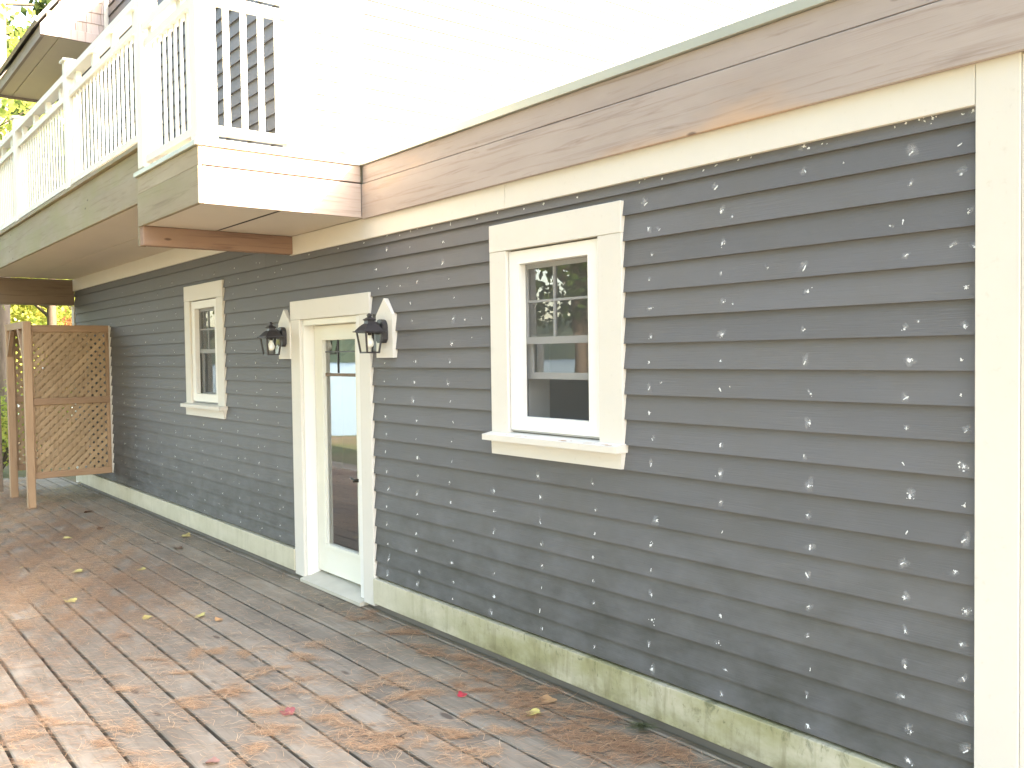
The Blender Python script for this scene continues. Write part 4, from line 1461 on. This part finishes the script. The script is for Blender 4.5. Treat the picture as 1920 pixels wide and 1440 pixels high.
def fallen_leaf(name, x, y, size, rz, col, label, curl=0.25, lobes=0, z=0.006, group="fallen leaves on the deck"):
    size *= 0.74 if x < -5 else 1.0
    pts = []
    n = 22
    r_ = random.Random(int(x * 977 + y * 331))
    for i in range(n):
        t = 2 * math.pi * i / n
        rr = 0.5 * (1 - 0.25 * math.cos(t) ** 2)
        if lobes:
            rr *= 0.72 + 0.36 * abs(math.cos(lobes * t / 2))
        rr *= 1 + r_.uniform(-.16, .16)
        px, py = math.cos(t) * rr * 1.15, math.sin(t) * rr * 0.85
        pts.append((px, py))
    v = []
    for k, sc in ((0, 1.0), (1, 0.5)):
        for px, py in pts:
            a, b = px * sc, py * sc
            zz = curl * (abs(b) ** 1.5 * 1.0 + 0.5 * a * a - 0.25 * abs(a)) + 0.05 * math.sin(5 * a + 3 * b)
            v.append((a * size, b * size, zz * size))
    v.append((0, 0, 0))
    f = []
    for i in range(n):
        j = (i + 1) % n
        f.append((i, j, n + j, n + i))
        f.append((n + i, n + j, 2 * n))
    b0 = len(v)
    v += [(-0.55 * size, -0.012 * size, 0.02 * size), (-0.55 * size, 0.012 * size, 0.02 * size), (-0.95 * size, 0.04 * size, 0.06 * size), (-0.95 * size, 0.02 * size, 0.06 * size)]
    f.append((b0, b0 + 1, b0 + 2, b0 + 3))
    m = M.get(name + str(col))
    if m is None:
        m = plain("leaf_" + name, col, 0.55, 0.3, 30)
        M[name + str(col)] = m
    o = link_mesh(name, v, f, m, None, True)
    o.location = (x, y, z)
    o.rotation_euler = (r_.uniform(-.15, .15), r_.uniform(-.15, .15), rz)
    tag(o, label, "leaf", group)
    return o
YEL, TAN, RED, PINK, BRN = (0.50, 0.43, 0.15), (0.42, 0.24, 0.12), (0.42, 0.04, 0.06), (0.30, 0.08, 0.08), (0.14, 0.08, 0.05)
fallen_leaf("yellow_leaf", -3.60, -0.386, 0.115, 0.6, (0.62, 0.54, 0.18), "largest bright yellow leaf, lying near the mossy skirt board", 0.3, 5)
fallen_leaf("tan_leaf", -3.688, -0.215, 0.125, 0.5, TAN, "tan curled leaf lying next to the bright yellow one", 0.18, 3)
fallen_leaf("red_leaf", -4.041, -0.506, 0.062, 2.0, RED, "small crimson leaf on a bare board", 0.5, 5)
fallen_leaf("red_leaf", -4.425, -1.341, 0.095, 0.3, PINK, "dull dark red leaf caught in a tuft of orange needles", 0.5, 5)
fallen_leaf("yellow_leaf", -6.503, -1.076, 0.13, 0.7, YEL, "yellow leaf on the boards straight out from the door", 0.35, 5)
fallen_leaf("yellow_leaf", -6.713, -1.38, 0.105, 1.4, YEL, "yellow leaf at the edge of the needle carpet, nearer the viewer of a pair", 0.3, 3)
fallen_leaf("yellow_leaf", -7.581, -1.692, 0.15, 0.4, YEL, "yellow leaf in the orange needle carpet, lowest on the far left", 0.3, 5)
fallen_leaf("yellow_leaf", -8.581, -1.427, 0.165, 0.9, YEL, "broad pale yellow leaf in the middle of the needle carpet", 0.35, 5)
fallen_leaf("yellow_leaf", -8.301, -0.961, 0.115, 0.5, YEL, "narrow yellow leaf halfway between needle carpet and wall", 0.3, 0)
fallen_leaf("yellow_leaf", -10.267, -1.136, 0.15, 1.2, YEL, "farthest yellow leaf, small against the brown carpet toward the enclosure", 0.45, 3)
fallen_leaf("tan_leaf", -6.32, -1.0, 0.10, 1.9, TAN, "faded tan leaf near a board gap opposite the door", 0.4, 3)
fallen_leaf("tan_leaf", -9.55, -0.16, 0.16, 0.8, (0.36, 0.29, 0.12), "crumpled ochre leaf lying against the left skirt board", 0.6, 5)
fallen_leaf("tan_leaf", -9.1, -1.78, 0.10, 0.2, (0.5, 0.4, 0.2), "little straw coloured leaf at the far left of the needle carpet", 0.4, 3)
fallen_leaf("brown_leaf", -4.10, -1.86, 0.075, 0.7, (0.30, 0.16, 0.13), "curled brownish pink leaf at the bottom edge of the picture", 0.7, 0)
fallen_leaf("brown_leaf", -10.6, -0.72, 0.13, 2.4, BRN, "dark shrivelled leaf on the boards below the left window", 0.8, 3)
fallen_leaf("brown_leaf", -11.9, -0.55, 0.15, 1.0, BRN, "dark leaf in front of the lattice enclosure", 0.8, 3)
fallen_leaf("brown_leaf", -9.0, -0.42, 0.14, 0.1, BRN, "long dark leaf lying over a board gap near the left skirt board", 0.6, 0)

def twig(pts, r, label):
    g = Geo()
    g.tube(pts, [r * (1 - 0.6 * i / (len(pts) - 1)) for i in range(len(pts))], 7)
    c = Vector(pts[len(pts) // 2])
    d = (Vector(pts[-1]) - Vector(pts[0])).normalized()
    for k in (-1, 1):
        q = c + Vector((-d.y * k, d.x * k, 0.1)) * 0.035 + d * 0.03
        g.tube([tuple(c), tuple(q)], [r * .5, r * .2], 5)
    o = g.obj("twig", M['barkd'], None, True)
    return tag(o, label, "twig")
twig([(-3.42, -0.24, 0.012), (-3.34, -0.20, 0.016), (-3.24, -0.15, 0.014), (-3.14, -0.10, 0.010)], 0.0045, "thin grey twig leading to the green pine tuft")
twig([(-3.80, -1.08, 0.008), (-3.785, -1.055, 0.010), (-3.765, -1.04, 0.008)], 0.006, "stubby dark twig on a bare board among orange tufts")
twig([(-3.06, -0.46, 0.010), (-3.02, -0.44, 0.014), (-2.98, -0.43, 0.010)], 0.004, "short dark twig with side shoots at the lower middle of the deck")
def pine_tuft(x, y, label):
    t = root("pine_tuft", (x, y, 0.01), label, "pine sprig")
    st = Geo()
    st.tube([(x - .05, y - .02, .012), (x, y, .02), (x + .03, y + .012, .03)], [.004, .0035, .002], 6)
    st.obj("stem", M['barkd'], t, True)
    g = Geo()
    for i in range(150):
        az = rnd.gauss(-0.85, 0.6)
        el = abs(rnd.gauss(0.12, 0.22))
        ln = rnd.uniform(.06, .105)
        p = Vector((x + rnd.uniform(-.012, .03), y + rnd.uniform(-.008, .012), .018 + rnd.uniform(0, .012)))
        q = p + Vector((math.cos(az) * math.cos(el), math.sin(az) * math.cos(el), math.sin(el))) * ln
        q.z = max(q.z, .004)
        g.bar(p, q, 0.0016, 0.0012, w2=0.0006)
    o = g.obj("needles", M['tuft'], t)
    o['kind'] = 'stuff'
pine_tuft(-3.115, -0.085, "green pine needle tuft fallen beside the mossy skirt board")
